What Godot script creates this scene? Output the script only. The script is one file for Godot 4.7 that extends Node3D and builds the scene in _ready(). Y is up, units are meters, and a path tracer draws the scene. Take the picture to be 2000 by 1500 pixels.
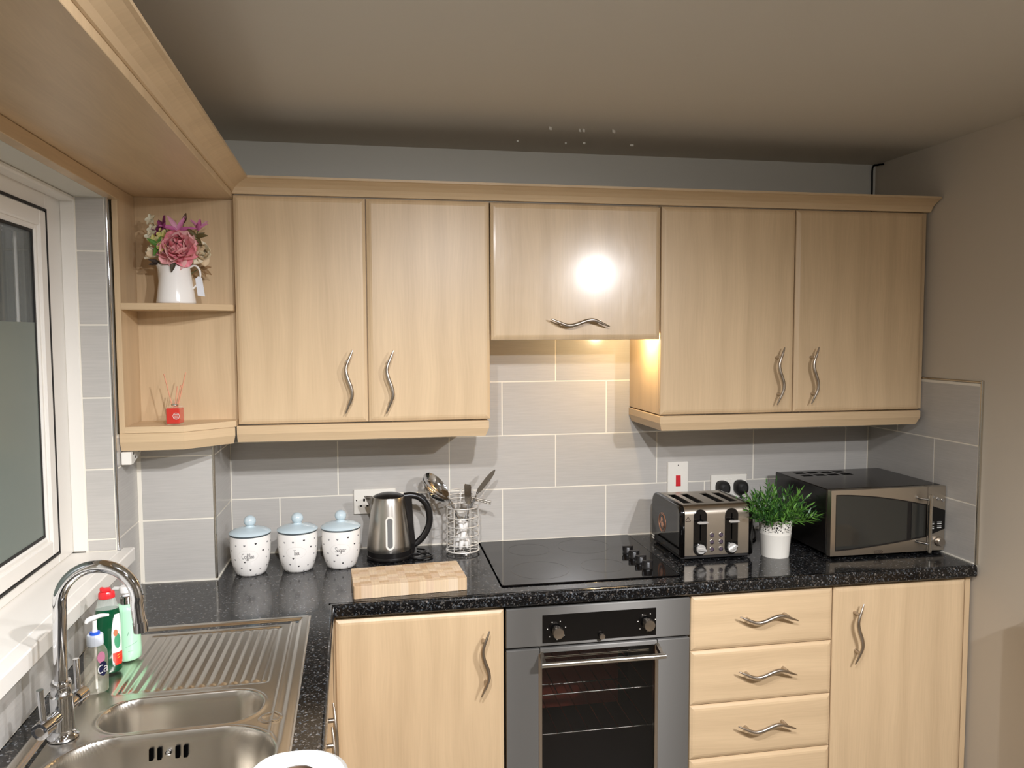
extends Node3D

const T = 0.91            # worktop height
const XL = -0.3856        # tiled face of the window wall
const XR = 2.302          # tiled face of the wall on the right
const XB = -0.1634        # boxed-in corner: its right face
const ZB = 0.2756         # boxed-in corner: its front face
const YC = 2.349          # ceiling
const P0 = Vector3(-0.3856, 0, 0.484)
const LEAN = 0.025        # the window wall is not quite square to the back wall
const ZD = 0.326          # front of the wall cabinet doors
const ZF = 0.575          # front of the base cabinet doors

var WOOD = Color(0.865, 0.755, 0.6)
var TILE = Color(0.79, 0.775, 0.75)
var M = {}
var handle_mesh
var rng = RandomNumberGenerator.new()
var taken = {}

# ---------------------------------------------------------------- shapes
class Sh:
	var p = PackedVector3Array()
	var uv = PackedVector2Array()
	var g = PackedInt32Array()
	var off = Vector3.ZERO
	var xf = Transform3D.IDENTITY
	var mark = 0
	var group = 0
	func _init(o = Vector3.ZERO):
		off = o
	func tri(a, b, c, grp = -1, ua = null, ub = null, uc = null):
		p.append(xf * a - off); p.append(xf * b - off); p.append(xf * c - off)
		if ua == null:
			var n = (b - a).cross(c - a).abs()
			for v in [a, b, c]:
				if n.z >= n.x and n.z >= n.y: uv.append(Vector2(v.x, -v.y))
				elif n.x >= n.y: uv.append(Vector2(v.z, -v.y))
				else: uv.append(Vector2(v.x, v.z))
		else:
			uv.append(ua); uv.append(ub); uv.append(uc)
		g.append(grp)
	func quad(a, b, c, d, grp = -1, us = null):
		if us == null:
			tri(a, b, c, grp); tri(a, c, d, grp)
		else:
			tri(a, b, c, grp, us[0], us[1], us[2]); tri(a, c, d, grp, us[0], us[2], us[3])
	func begin():
		mark = p.size()
	func done():
		var vol = 0.0
		var c = p[mark]
		for i in range(mark, p.size(), 3):
			vol += (p[i] - c).dot((p[i + 1] - c).cross(p[i + 2] - c))
		if vol < 0:
			for i in range(mark, p.size(), 3):
				var t = p[i + 1]; p[i + 1] = p[i + 2]; p[i + 2] = t
				var u = uv[i + 1]; uv[i + 1] = uv[i + 2]; uv[i + 2] = u
		return self
	func box(lo, hi, c = 0.0):
		begin()
		if c <= 0.0:
			var v = []
			for i in 8: v.append(Vector3(hi.x if i & 1 else lo.x, hi.y if i & 2 else lo.y, hi.z if i & 4 else lo.z))
			for f in [[4, 5, 7, 6], [1, 0, 2, 3], [5, 1, 3, 7], [0, 4, 6, 2], [6, 7, 3, 2], [0, 1, 5, 4]]:
				quad(v[f[0]], v[f[1]], v[f[2]], v[f[3]])
			return done()
		c = min(c, 0.49 * min(hi.x - lo.x, min(hi.y - lo.y, hi.z - lo.z)))
		var q = func(sx, sy, sz, ax):
			var r = Vector3(hi.x if sx > 0 else lo.x, hi.y if sy > 0 else lo.y, hi.z if sz > 0 else lo.z)
			var s = [sx, sy, sz]
			for k in 3:
				if k != ax: r[k] -= s[k] * c
			return r
		for ax in 3:
			var u = (ax + 1) % 3
			var w = (ax + 2) % 3
			for s in [-1, 1]:
				var cs = []
				for k in [[-1, -1], [1, -1], [1, 1], [-1, 1]]:
					var sg = [0, 0, 0]
					sg[ax] = s; sg[u] = k[0]; sg[w] = k[1]
					cs.append(q.call(sg[0], sg[1], sg[2], ax))
				if s > 0: quad(cs[0], cs[1], cs[2], cs[3])
				else: quad(cs[3], cs[2], cs[1], cs[0])
			for su in [-1, 1]:
				for sw in [-1, 1]:
					var a = [0, 0, 0]
					a[u] = su; a[w] = sw
					var e = []
					for sa in [-1, 1]:
						a[ax] = sa
						e.append(q.call(a[0], a[1], a[2], u)); e.append(q.call(a[0], a[1], a[2], w))
					if su * sw > 0: quad(e[0], e[2], e[3], e[1])
					else: quad(e[1], e[3], e[2], e[0])
		for sx in [-1, 1]:
			for sy in [-1, 1]:
				for sz in [-1, 1]:
					var a = q.call(sx, sy, sz, 0); var b = q.call(sx, sy, sz, 1); var d = q.call(sx, sy, sz, 2)
					if sx * sy * sz > 0: tri(a, b, d)
					else: tri(a, d, b)
		return self
	func cap(loop):
		var n = Vector3.ZERO
		for i in loop.size():
			n += (loop[i] - loop[0]).cross(loop[(i + 1) % loop.size()] - loop[0])
		var ax = n.abs().max_axis_index()
		var poly = PackedVector2Array()
		for v in loop: poly.append(Vector2(v[(ax + 1) % 3], v[(ax + 2) % 3]))
		var ix = Geometry2D.triangulate_polygon(poly)
		for i in range(0, ix.size(), 3):
			var a = loop[ix[i]]; var b = loop[ix[i + 1]]; var c = loop[ix[i + 2]]
			if (b - a).cross(c - a).dot(n) < 0: tri(a, c, b)
			else: tri(a, b, c)
	# skins a list of loops; groups: one smooth group per band (-1 flat)
	func loops(ls, groups: Variant = -1, cap0 = true, cap1 = true, closed_ring = true):
		begin()
		var n = ls[0].size()
		for k in ls.size() - 1:
			var gr = groups if groups is int else groups[k]
			for i in (n if closed_ring else n - 1):
				var j = (i + 1) % n
				quad(ls[k][i], ls[k][j], ls[k + 1][j], ls[k + 1][i], gr)
		if cap0:
			var r = ls[0].duplicate(); r.reverse(); cap(r)
		if cap1: cap(ls[-1])
		if cap0 and cap1: done()
		return self
	func extrude(poly, y0, y1, c = 0.0, smooth = false):
		# poly: Vector2 (x, z), standing up along y with chamfered top and bottom
		var ls = []
		if c > 0:
			var ins = inset(poly, c)
			ls = [lift(ins, y0), lift(poly, y0 + c), lift(poly, y1 - c), lift(ins, y1)]
		else: ls = [lift(poly, y0), lift(poly, y1)]
		var gs = []
		for k in ls.size() - 1: gs.append(100 + k if smooth else -1)
		return loops(ls, gs)
	static func lift(poly, y):
		var r = []
		for v in poly: r.append(Vector3(v.x, y, v.y))
		return r
	static func inset(poly, c):
		var r = []
		var n = poly.size()
		var area = 0.0
		for i in n: area += poly[i].cross(poly[(i + 1) % n])
		var s = 1.0 if area > 0 else -1.0
		for i in n:
			var a = (poly[i] - poly[(i + n - 1) % n]).normalized()
			var b = (poly[(i + 1) % n] - poly[i]).normalized()
			var na = Vector2(-a.y, a.x) * s
			var nb = Vector2(-b.y, b.x) * s
			r.append(poly[i] + (na + nb) / max(0.3, 1.0 + na.dot(nb)) * c)
		return r
	func lathe(prof, n = 32, at = Vector3.ZERO, tex = false, crease = 38.0):
		begin()
		var gr = 1
		var total = 0.0
		var len_at = [0.0]
		for k in prof.size() - 1:
			total += prof[k].distance_to(prof[k + 1]); len_at.append(total)
		for k in prof.size() - 1:
			if k > 0:
				var a = (prof[k] - prof[k - 1]).normalized()
				var b = (prof[k + 1] - prof[k]).normalized()
				if rad_to_deg(acos(clamp(a.dot(b), -1, 1))) > crease: gr += 1
			for i in n:
				var t0 = TAU * i / n
				var t1 = TAU * (i + 1) / n
				var d0 = Vector3(sin(t0), 0, cos(t0)); var d1 = Vector3(sin(t1), 0, cos(t1))
				var y0 = Vector3(0, prof[k].y, 0); var y1 = Vector3(0, prof[k + 1].y, 0)
				var a = at + d0 * prof[k].x + y0; var b = at + d1 * prof[k].x + y0
				var c = at + d1 * prof[k + 1].x + y1; var d = at + d0 * prof[k + 1].x + y1
				var us = null
				if tex:
					var u0 = fmod(float(i) / n + 0.5, 1.0); var u1 = u0 + 1.0 / n
					var v0 = 1.0 - len_at[k] / total; var v1 = 1.0 - len_at[k + 1] / total
					us = [Vector2(u0, v0), Vector2(u1, v0), Vector2(u1, v1), Vector2(u0, v1)]
				if prof[k].x < 1e-6:
					if us: tri(a, c, d, gr, us[0], us[2], us[3])
					else: tri(a, c, d, gr)
				elif prof[k + 1].x < 1e-6:
					if us: tri(a, b, c, gr, us[0], us[1], us[2])
					else: tri(a, b, c, gr)
				else: quad(a, b, c, d, gr, us)
		return done()
	func tube(pts, r, n = 10, closed = false, up = Vector3.ZERO, flat = 1.0):
		begin()
		var ls = []
		var m = pts.size()
		var nrm = Vector3.ZERO
		for i in m:
			var a = pts[(i + m - 1) % m] if closed or i > 0 else pts[0]
			var b = pts[(i + 1) % m] if closed or i < m - 1 else pts[m - 1]
			var t = (b - a).normalized()
			if i == 0:
				nrm = up if up != Vector3.ZERO else (Vector3.UP if abs(t.y) < 0.9 else Vector3.RIGHT)
			nrm = (nrm - t * nrm.dot(t)).normalized()
			var bn = t.cross(nrm)
			var rr = r if (r is float or r is int) else r[i]
			var l = []
			for k in n:
				var an = TAU * k / n
				l.append(pts[i] + nrm * cos(an) * rr + bn * sin(an) * rr * flat)
			ls.append(l)
		if closed:
			ls.append(ls[0])
			loops(ls, 1, false, false)
			return done()
		return loops(ls, 1)
	func ball(c, r, n = 14, sq = 1.0):
		var pr = []
		for k in n / 2 + 1:
			var a = PI * k / (n / 2) - PI / 2
			pr.append(Vector2(max(0.0, cos(a) * r), sin(a) * r * sq))
		pr[0].x = 0.0; pr[-1].x = 0.0
		return lathe(pr, n, c)
	# a moulding: path in (x, z), profile in (out, y); only segments from..to are made
	func sweep(path, prof, from = 0, to = -1):
		var n = path.size()
		if to < 0: to = n - 1
		var ls = []
		for i in range(from, to + 1):
			var m
			var na = null
			var nb = null
			if i > 0:
				var d = (path[i] - path[i - 1]).normalized(); na = Vector2(-d.y, d.x)
			if i < n - 1:
				var d = (path[i + 1] - path[i]).normalized(); nb = Vector2(-d.y, d.x)
			if na == null: m = nb
			elif nb == null: m = na
			else: m = (na + nb) / (1.0 + na.dot(nb))
			var l = []
			for q in prof: l.append(Vector3(path[i].x + m.x * q.x, q.y, path[i].y + m.y * q.x))
			ls.append(l)
		return loops(ls, -1)
	# a slab facing +z with softly sloped front edges, as the cabinet fronts have
	func front(x0, x1, y0, y1, z1, th = 0.018, slope = 0.016, fall = 0.0042):
		var ls = []
		for k in [[0.0, z1 - th], [0.0, z1 - fall - 0.004], [0.0015, z1 - fall - 0.0012], [0.004, z1 - fall], [slope * 0.6, z1 - fall * 0.3], [slope, z1]]:
			var i = k[0]
			ls.append([Vector3(x0 + i, y0 + i, k[1]), Vector3(x1 - i, y0 + i, k[1]), Vector3(x1 - i, y1 - i, k[1]), Vector3(x0 + i, y1 - i, k[1])])
		return loops(ls, -1)
	func build():
		var st = SurfaceTool.new()
		st.begin(Mesh.PRIMITIVE_TRIANGLES)
		for i in range(0, p.size(), 3):
			st.set_smooth_group(g[i / 3])
			for k in [0, 2, 1]:
				st.set_uv(uv[i + k]); st.add_vertex(p[i + k])
		st.generate_normals()
		st.index()
		return st.commit()

static func rrect(x0, x1, z0, z1, r, n = 5):
	var o = []
	for c in [[x1 - r, z1 - r, 0.0], [x0 + r, z1 - r, 0.25], [x0 + r, z0 + r, 0.5], [x1 - r, z0 + r, 0.75]]:
		for k in n + 1:
			var a = TAU * (c[2] + 0.25 * k / n)
			o.append(Vector2(c[0] + r * cos(a), c[1] + r * sin(a)))
	return o

static func smooth(pts, sub = 6, closed = false):
	var o = []
	var n = pts.size()
	for i in (n if closed else n - 1):
		var a = pts[(i + n - 1) % n] if closed or i > 0 else pts[0] * 2 - pts[1]
		var b = pts[i]
		var c = pts[(i + 1) % n]
		var d = pts[(i + 2) % n] if closed or i < n - 2 else pts[n - 1] * 2 - pts[n - 2]
		for k in sub:
			o.append(b.cubic_interpolate(c, a, d, float(k) / sub))
	if not closed: o.append(pts[n - 1])
	return o

static func circle(c, r, n = 24, ax = Vector3.UP):
	var o = []
	var u = ax.cross(Vector3.RIGHT if abs(ax.x) < 0.9 else Vector3.FORWARD).normalized()
	var w = ax.cross(u)
	for i in n: o.append(c + u * cos(TAU * i / n) * r + w * sin(TAU * i / n) * r)
	return o

# ---------------------------------------------------------------- nodes
func numbered(n):
	taken[n] = taken.get(n, -1) + 1
	return n if taken[n] == 0 else "%s_%03d" % [n, taken[n]]

func part(called, sh, m, parent):
	var o = MeshInstance3D.new()
	o.name = called
	o.mesh = sh.build() if sh is Sh else sh
	o.material_override = m
	parent.add_child(o, true)
	return o

func tag(o, label, category, group = ""):
	o.set_meta("label", label); o.set_meta("category", category)
	if group != "": o.set_meta("group", group)
	return o

func thing(called, label, category, at = Vector3.ZERO, group = "", leaning = false):
	var o = Node3D.new()
	o.name = numbered(called)
	add_child(o)
	if leaning:
		o.rotation.y = LEAN
		o.position = P0 + Basis(Vector3.UP, LEAN) * (at - P0)
	else: o.position = at
	return tag(o, label, category, group)

func struct(called, label, category, sh, m, leaning = false):
	var o = MeshInstance3D.new()
	o.name = numbered(called)
	o.mesh = sh.build()
	o.material_override = m
	add_child(o)
	if leaning:
		o.rotation.y = LEAN
		o.position = P0
	o.set_meta("kind", "structure")
	return tag(o, label, category)

func put(o, name_mesh, m, parent, at, basis = Basis.IDENTITY):
	var c = MeshInstance3D.new()
	c.name = name_mesh
	c.mesh = o
	c.material_override = m
	parent.add_child(c, true)
	c.transform = Transform3D(basis, at)
	return c

# ---------------------------------------------------------------- materials
func mat(col, rough = 0.5, metal = 0.0, spec = 0.5):
	var m = StandardMaterial3D.new()
	m.albedo_color = col
	m.roughness = rough
	m.metallic = metal
	m.metallic_specular = spec
	m.cull_mode = BaseMaterial3D.CULL_DISABLED
	return m

func c8(r, g, b):
	return Color(r / 255.0, g / 255.0, b / 255.0)

func tri_tex(m, tex, sc, offset = Vector3.ZERO, world = false):
	m.albedo_texture = tex
	m.uv1_triplanar = true
	m.uv1_world_triplanar = world
	m.uv1_triplanar_sharpness = 8.0
	m.uv1_scale = sc
	m.uv1_offset = offset
	return m

func wood_image():
	var w = 512
	var h = 768
	var n1 = FastNoiseLite.new(); n1.seed = 5; n1.frequency = 0.011; n1.fractal_octaves = 3
	var n2 = FastNoiseLite.new(); n2.seed = 9; n2.frequency = 0.05; n2.fractal_octaves = 2
	var d = PackedByteArray(); d.resize(w * h * 3)
	var f = func(x, y):
		var warp = n1.get_noise_2d(x * 0.5 + 900.0, y * 0.35) * 7.0
		var a = n1.get_noise_2d((x + warp) * 1.5, y * 0.05)
		var b = n2.get_noise_2d((x + warp) * 4.0, y * 0.16)
		return 0.05 * a + 0.022 * b
	var i = 0
	for y in h:
		var ty = clamp((y - (h - 64)) / 64.0, 0.0, 1.0)
		for x in w:
			var tx = clamp((x - (w - 48)) / 48.0, 0.0, 1.0)
			var v = f.call(x, y)
			if tx > 0: v = lerp(v, f.call(x - w, y), tx)
			if ty > 0:
				var v2 = f.call(x, y - h)
				if tx > 0: v2 = lerp(v2, f.call(x - w, y - h), tx)
				v = lerp(v, v2, ty)
			v = 0.93 + v
			d[i] = int(clamp(255 * v, 0, 255)); d[i + 1] = int(clamp(255 * (v * 1.1 - 0.095), 0, 255)); d[i + 2] = int(clamp(255 * (v * 1.22 - 0.205), 0, 255))
			i += 3
	return Image.create_from_data(w, h, false, Image.FORMAT_RGB8, d)

func fleck_image():
	var n = 1024
	var d = PackedByteArray(); d.resize(n * n * 3)
	for i in n * n:
		d[i * 3] = 13; d[i * 3 + 1] = 13; d[i * 3 + 2] = 14
	var r = RandomNumberGenerator.new(); r.seed = 77
	for k in 9000:
		var cx = r.randi() % n
		var cy = r.randi() % n
		var big = r.randf() < 0.28
		var a = r.randf_range(4.5, 9.5) if big else r.randf_range(1.6, 4.2)
		var b = a * r.randf_range(0.35, 0.9)
		var th = r.randf() * PI
		var tone = r.randf_range(34, 78) if r.randf() < 0.8 else r.randf_range(78, 118)
		var warm = r.randf_range(-7, 7)
		var e = int(a) + 1
		var bend = r.randf_range(-0.4, 0.4)
		for yy in range(-e, e + 1):
			for xx in range(-e, e + 1):
				var u = xx * cos(th) + yy * sin(th)
				var v = -xx * sin(th) + yy * cos(th) + bend * u * u / a
				if (u * u) / (a * a) + abs(v) / b < 1.0:
					var q = (((cy + yy + n) % n) * n + (cx + xx + n) % n) * 3
					d[q] = int(tone + warm); d[q + 1] = int(tone); d[q + 2] = int(tone - warm)
	return Image.create_from_data(n, n, false, Image.FORMAT_RGB8, d)

func linen_image():
	var w = 512
	var h = 512
	var n1 = FastNoiseLite.new(); n1.seed = 3; n1.frequency = 0.03; n1.fractal_octaves = 3
	var d = PackedByteArray(); d.resize(w * h * 3)
	for y in h:
		for x in w:
			var fx = min(x, w - 1 - x)
			var v = n1.get_noise_2d(fx * 0.22, y * 5.0) * 0.026 + n1.get_noise_2d(fx * 0.05 + 400, y * 0.6) * 0.012
			var c = int(clamp(255 * (0.93 + v), 0, 255))
			var i = (y * w + x) * 3
			d[i] = c; d[i + 1] = c; d[i + 2] = c
	return Image.create_from_data(w, h, false, Image.FORMAT_RGB8, d)

func streak_normal():
	var n = 256
	var im = Image.create(n, n, false, Image.FORMAT_RGB8)
	var r = RandomNumberGenerator.new(); r.seed = 4
	for y in n:
		var v = r.randf()
		for x in n:
			if r.randf() < 0.02: v = r.randf()
			im.set_pixel(x, y, Color(v, v, v))
	return im

func bumps(freq, sd, size = 256):
	var t = NoiseTexture2D.new()
	t.width = size; t.height = size; t.seamless = true
	var n = FastNoiseLite.new(); n.seed = sd; n.frequency = freq; n.fractal_octaves = 4
	t.noise = n
	return t

func materials():
	var wimg = wood_image()
	var wt = ImageTexture.create_from_image(wimg)
	var him = wimg.duplicate()
	him.rotate_90(CLOCKWISE)
	var ht = ImageTexture.create_from_image(him)
	for k in 4:
		M["wood%d" % k] = tri_tex(mat(WOOD, 0.36, 0.0, 0.45), wt, Vector3(1.35, 0.75, 1.35), Vector3(0.19 + 0.27 * k, 0.31 * k, 0.11 * k))
		M["woodh%d" % k] = tri_tex(mat(WOOD, 0.36, 0.0, 0.45), ht, Vector3(0.75, 1.35, 0.75), Vector3(0.23 * k, 0.17 + 0.29 * k, 0.31 * k))
	var hb = bumps(0.05, 21)
	M.wood_hood = tri_tex(mat(WOOD, 0.3, 0.0, 0.5), wt, Vector3(1.35, 0.75, 1.35), Vector3(0.63, 0.2, 0.4))
	M.wood_hood.clearcoat_enabled = true; M.wood_hood.clearcoat = 0.6; M.wood_hood.clearcoat_roughness = 0.16
	M.wood_hood.heightmap_enabled = true; M.wood_hood.heightmap_texture = hb; M.wood_hood.heightmap_scale = 0.03
	M.granite = tri_tex(mat(Color.WHITE, 0.13, 0.0, 0.5), ImageTexture.create_from_image(fleck_image()), Vector3(2.3, 2.3, 2.3), Vector3.ZERO, true)
	var lt = ImageTexture.create_from_image(linen_image())
	for k in 3:
		M["tile%d" % k] = tri_tex(mat(TILE * [1.0, 0.985, 1.012][k], 0.2, 0.0, 0.45), lt, Vector3(2.2, 2.2, 2.2), Vector3(0.2 * k, 0.3 * k, 0.1), true)
		M["tile%d" % k].albedo_color.a = 1.0
	M.grout = mat(c8(232, 226, 212), 0.8)
	M.paint = mat(c8(200, 190, 174), 0.75, 0.0, 0.3)
	M.paint_back = mat(c8(214, 212, 202), 0.75, 0.0, 0.3)
	M.ceil = mat(c8(208, 202, 190), 0.9, 0.0, 0.2)
	M.ceil.heightmap_enabled = true; M.ceil.heightmap_texture = bumps(0.03, 8); M.ceil.heightmap_scale = 0.06
	M.ceil.uv1_triplanar = true; M.ceil.uv1_scale = Vector3(1.5, 1.5, 1.5)
	M.floor = mat(c8(122, 112, 98), 0.55)
	M.upvc = mat(c8(232, 228, 220), 0.32)
	M.white = mat(c8(236, 232, 222), 0.3)
	M.ceramic = mat(c8(248, 245, 240), 0.12)
	M.blue = mat(c8(198, 214, 220), 0.14)
	M.black = mat(c8(22, 20, 20), 0.3)
	M.gloss_black = mat(c8(12, 11, 11), 0.06)
	M.matt_black = mat(c8(26, 24, 23), 0.6)
	M.gap = mat(c8(48, 33, 24), 0.9)
	M.void_ = mat(c8(5, 5, 5), 1.0, 0.0, 0.0)
	M.chrome = mat(c8(214, 216, 220), 0.06, 1.0)
	M.nickel = mat(c8(186, 176, 164), 0.3, 1.0)
	M.satin = mat(c8(205, 200, 190), 0.25, 1.0)
	M.steel = mat(c8(122, 120, 116), 0.42, 1.0)
	M.steel.anisotropy_enabled = true; M.steel.anisotropy = -0.95
	M.steel_front = mat(c8(194, 185, 172), 0.34, 1.0)
	M.dial = mat(c8(222, 220, 216), 0.22, 0.55)
	M.steel_round = mat(c8(208, 203, 195), 0.3, 1.0)
	M.steel_round.anisotropy_enabled = true; M.steel_round.anisotropy = -0.6
	M.sink = mat(c8(206, 201, 192), 0.27, 1.0)
	M.wire = mat(c8(222, 218, 210), 0.3, 0.3)
	M.hob = mat(c8(14, 13, 13), 0.07, 0.0, 0.5)
	M.ring = mat(c8(62, 58, 54), 0.25)
	var gl = mat(Color(0.9, 0.95, 0.93, 0.08), 0.02); gl.transparency = BaseMaterial3D.TRANSPARENCY_ALPHA; gl.metallic_specular = 0.3
	M.pane = gl
	M.oven_glass = mat(Color(0.05, 0.045, 0.04, 0.3), 0.04); M.oven_glass.metallic_specular = 0.35; M.oven_glass.transparency = BaseMaterial3D.TRANSPARENCY_ALPHA
	M.film = mat(Color(0.42, 0.46, 0.43, 1.0), 0.35)


# ---------------------------------------------------------------- scene
func _ready():
	rng.seed = 12
	# camera
	var cam = Camera3D.new()
	cam.name = "camera"
	add_child(cam)
	cam.position = Vector3(0.3313, 1.6855, 2.8252)
	cam.rotation = Vector3(-0.0647, -0.1773, -0.0036)
	cam.fov = rad_to_deg(2.0 * atan(750.0 / 1517.8))
	cam.near = 0.05
	cam.current = true
	# night outside
	var we = WorldEnvironment.new()
	we.name = "world"
	var e = Environment.new()
	e.background_mode = Environment.BG_COLOR
	e.background_color = Color(0.035, 0.04, 0.045)
	e.tonemap_mode = Environment.TONE_MAPPER_LINEAR
	e.tonemap_exposure = 1.0
	e.sdfgi_enabled = true
	e.ssao_enabled = true
	e.ssil_enabled = true
	we.environment = e
	add_child(we)
	materials()
	# lamps: a bar of four spots under the ceiling, then the lamp of the hood (in its builder)
	spot_bar(2.0)
	rear_lamps()
	room()
	window_side()
	worktop()
	wall_units()
	base_units()
	oven()
	hob()
	sink()
	tap()
	sockets()
	canisters()
	kettle()
	utensil_rack()
	chopping_board()
	toaster()
	plant()
	microwave()
	bottles()
	kitchen_roll()
	shelf_things()
	behind()

func spot_bar(energy):
	var at = [Vector3(0.3, 2.2, 2.0), Vector3(0.74, 2.2, 2.16), Vector3(1.69, 2.068, 2.48), Vector3(1.9, 2.1, 2.58)]
	var aim = [Vector3(0.05, 0.3, 0.9), Vector3(0.5, 0.5, 0.7), Vector3(1.05, 0.4, 0.85), Vector3(1.95, -0.2, 1.5)]
	var mid = Vector3(1.03, YC, 2.33)
	var t = thing("spotlight_bar", "long metal ceiling bar with four white spot heads above the room", "light fitting", mid)
	var sh = Sh.new(mid)
	sh.tube([Vector3(0.15, 2.32, 1.945), Vector3(2.05, 2.32, 2.637)], 0.018, 10)
	sh.lathe([Vector2(0, -0.03), Vector2(0.06, -0.03), Vector2(0.06, 0), Vector2(0, 0)], 24, mid)
	part("bar", sh, M.satin, t)
	for i in 4:
		var dir = (aim[i] - at[i]).normalized()
		var hd = Sh.new(mid)
		var b = Basis.looking_at(dir, Vector3.UP) * Basis(Vector3.RIGHT, -PI / 2)
		hd.xf = Transform3D(b, at[i])
		hd.lathe([Vector2(0.024, 0.0), Vector2(0.029, 0.004), Vector2(0.031, 0.0), Vector2(0.03, -0.05), Vector2(0.012, -0.075), Vector2(0.0, -0.078)], 24)
		hd.xf = Transform3D.IDENTITY
		hd.tube([at[i] - dir * 0.06, Vector3(at[i].x - dir.x * 0.06, 2.32, at[i].z - dir.z * 0.06)], 0.006, 8)
		var h = part("spot_head", hd, M.satin, t)
		var ls = Sh.new(mid)
		ls.xf = Transform3D(b, at[i])
		ls.lathe([Vector2(0, 0.001), Vector2(0.024, 0.001), Vector2(0.024, -0.001), Vector2(0, -0.001)], 24)
		var em = mat(Color(1, 0.95, 0.86), 0.5)
		em.emission_enabled = true; em.emission = Color(1, 0.9, 0.76); em.emission_energy_multiplier = 12.0
		part("lamp_face", ls, em, h)
		var l = SpotLight3D.new()
		l.name = "spot_lamp"
		t.add_child(l, true)
		l.position = at[i] + dir * 0.012 - mid
		l.basis = Basis.looking_at(dir, Vector3.UP)
		l.light_color = LAMP
		l.light_energy = energy * [0.9, 1.0, 1.0, 1.4][i]
		l.light_size = 0.022
		l.spot_angle = [55.0, 55.0, 53.0, 53.0][i]
		l.spot_angle_attenuation = 0.9
		l.spot_range = 12.0
		l.spot_attenuation = 2.0
		l.shadow_enabled = true
		# the weak wide spill round the beam
		var w = l.duplicate()
		w.name = "spot_spill"
		t.add_child(w, true)
		w.light_energy = energy * [0.18, 0.18, 0.12, 0.06][i]
		w.spot_angle = 89.0
		w.spot_angle_attenuation = 1.0

func rear_lamps():
	var mid = Vector3(1.0, YC, 3.75)
	var t = thing("ceiling_light", "small round ceiling light in the part of the room behind the viewer", "light fitting", mid)
	var sh = Sh.new()
	sh.lathe([Vector2(0, -0.001), Vector2(0.16, -0.001), Vector2(0.16, -0.03), Vector2(0.15, -0.035), Vector2(0, -0.035)], 32)
	part("housing", sh, M.white, t)
	var em = mat(Color(1, 0.95, 0.88), 0.5)
	em.emission_enabled = true; em.emission = Color(1, 0.92, 0.8); em.emission_energy_multiplier = 2.0
	part("diffuser", Sh.new().lathe([Vector2(0, -0.0355), Vector2(0.14, -0.0355), Vector2(0.135, -0.05), Vector2(0, -0.058)], 32), em, t)
	var l = AreaLight3D.new()
	l.name = "ceiling_lamp"
	t.add_child(l, true)
	l.area_size = Vector2(0.26, 0.26)
	l.position = Vector3(0, -0.07, 0)
	l.basis = Basis.looking_at(Vector3.DOWN, Vector3.FORWARD)
	l.light_color = LAMP
	l.light_energy = 0.95
	l.shadow_enabled = true

var LAMP = Color(0.985, 0.985, 1.0)

# tiles of one wall face: u runs along the face, rows from the worktop up; each a part
func tile(parent, kind, u0, u1, y0, y1, at):
	var j = 0.002
	if u1 - u0 < 0.006 or y1 - y0 < 0.006: return
	var sh = Sh.new(parent.get_meta("off", Vector3.ZERO))
	if kind == "z": sh.box(Vector3(u0 + j, y0 + j, at - 0.009), Vector3(u1 - j, y1 - j, at), 0.0009)
	elif kind == "x": sh.box(Vector3(at - 0.009, y0 + j, u0 + j), Vector3(at, y1 - j, u1 - j), 0.0009)
	else: sh.box(Vector3(at, y0 + j, u0 + j), Vector3(at + 0.009, y1 - j, u1 - j), 0.0009)
	part("tile", sh, M["tile%d" % (rng.randi() % 3)], parent)

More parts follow.
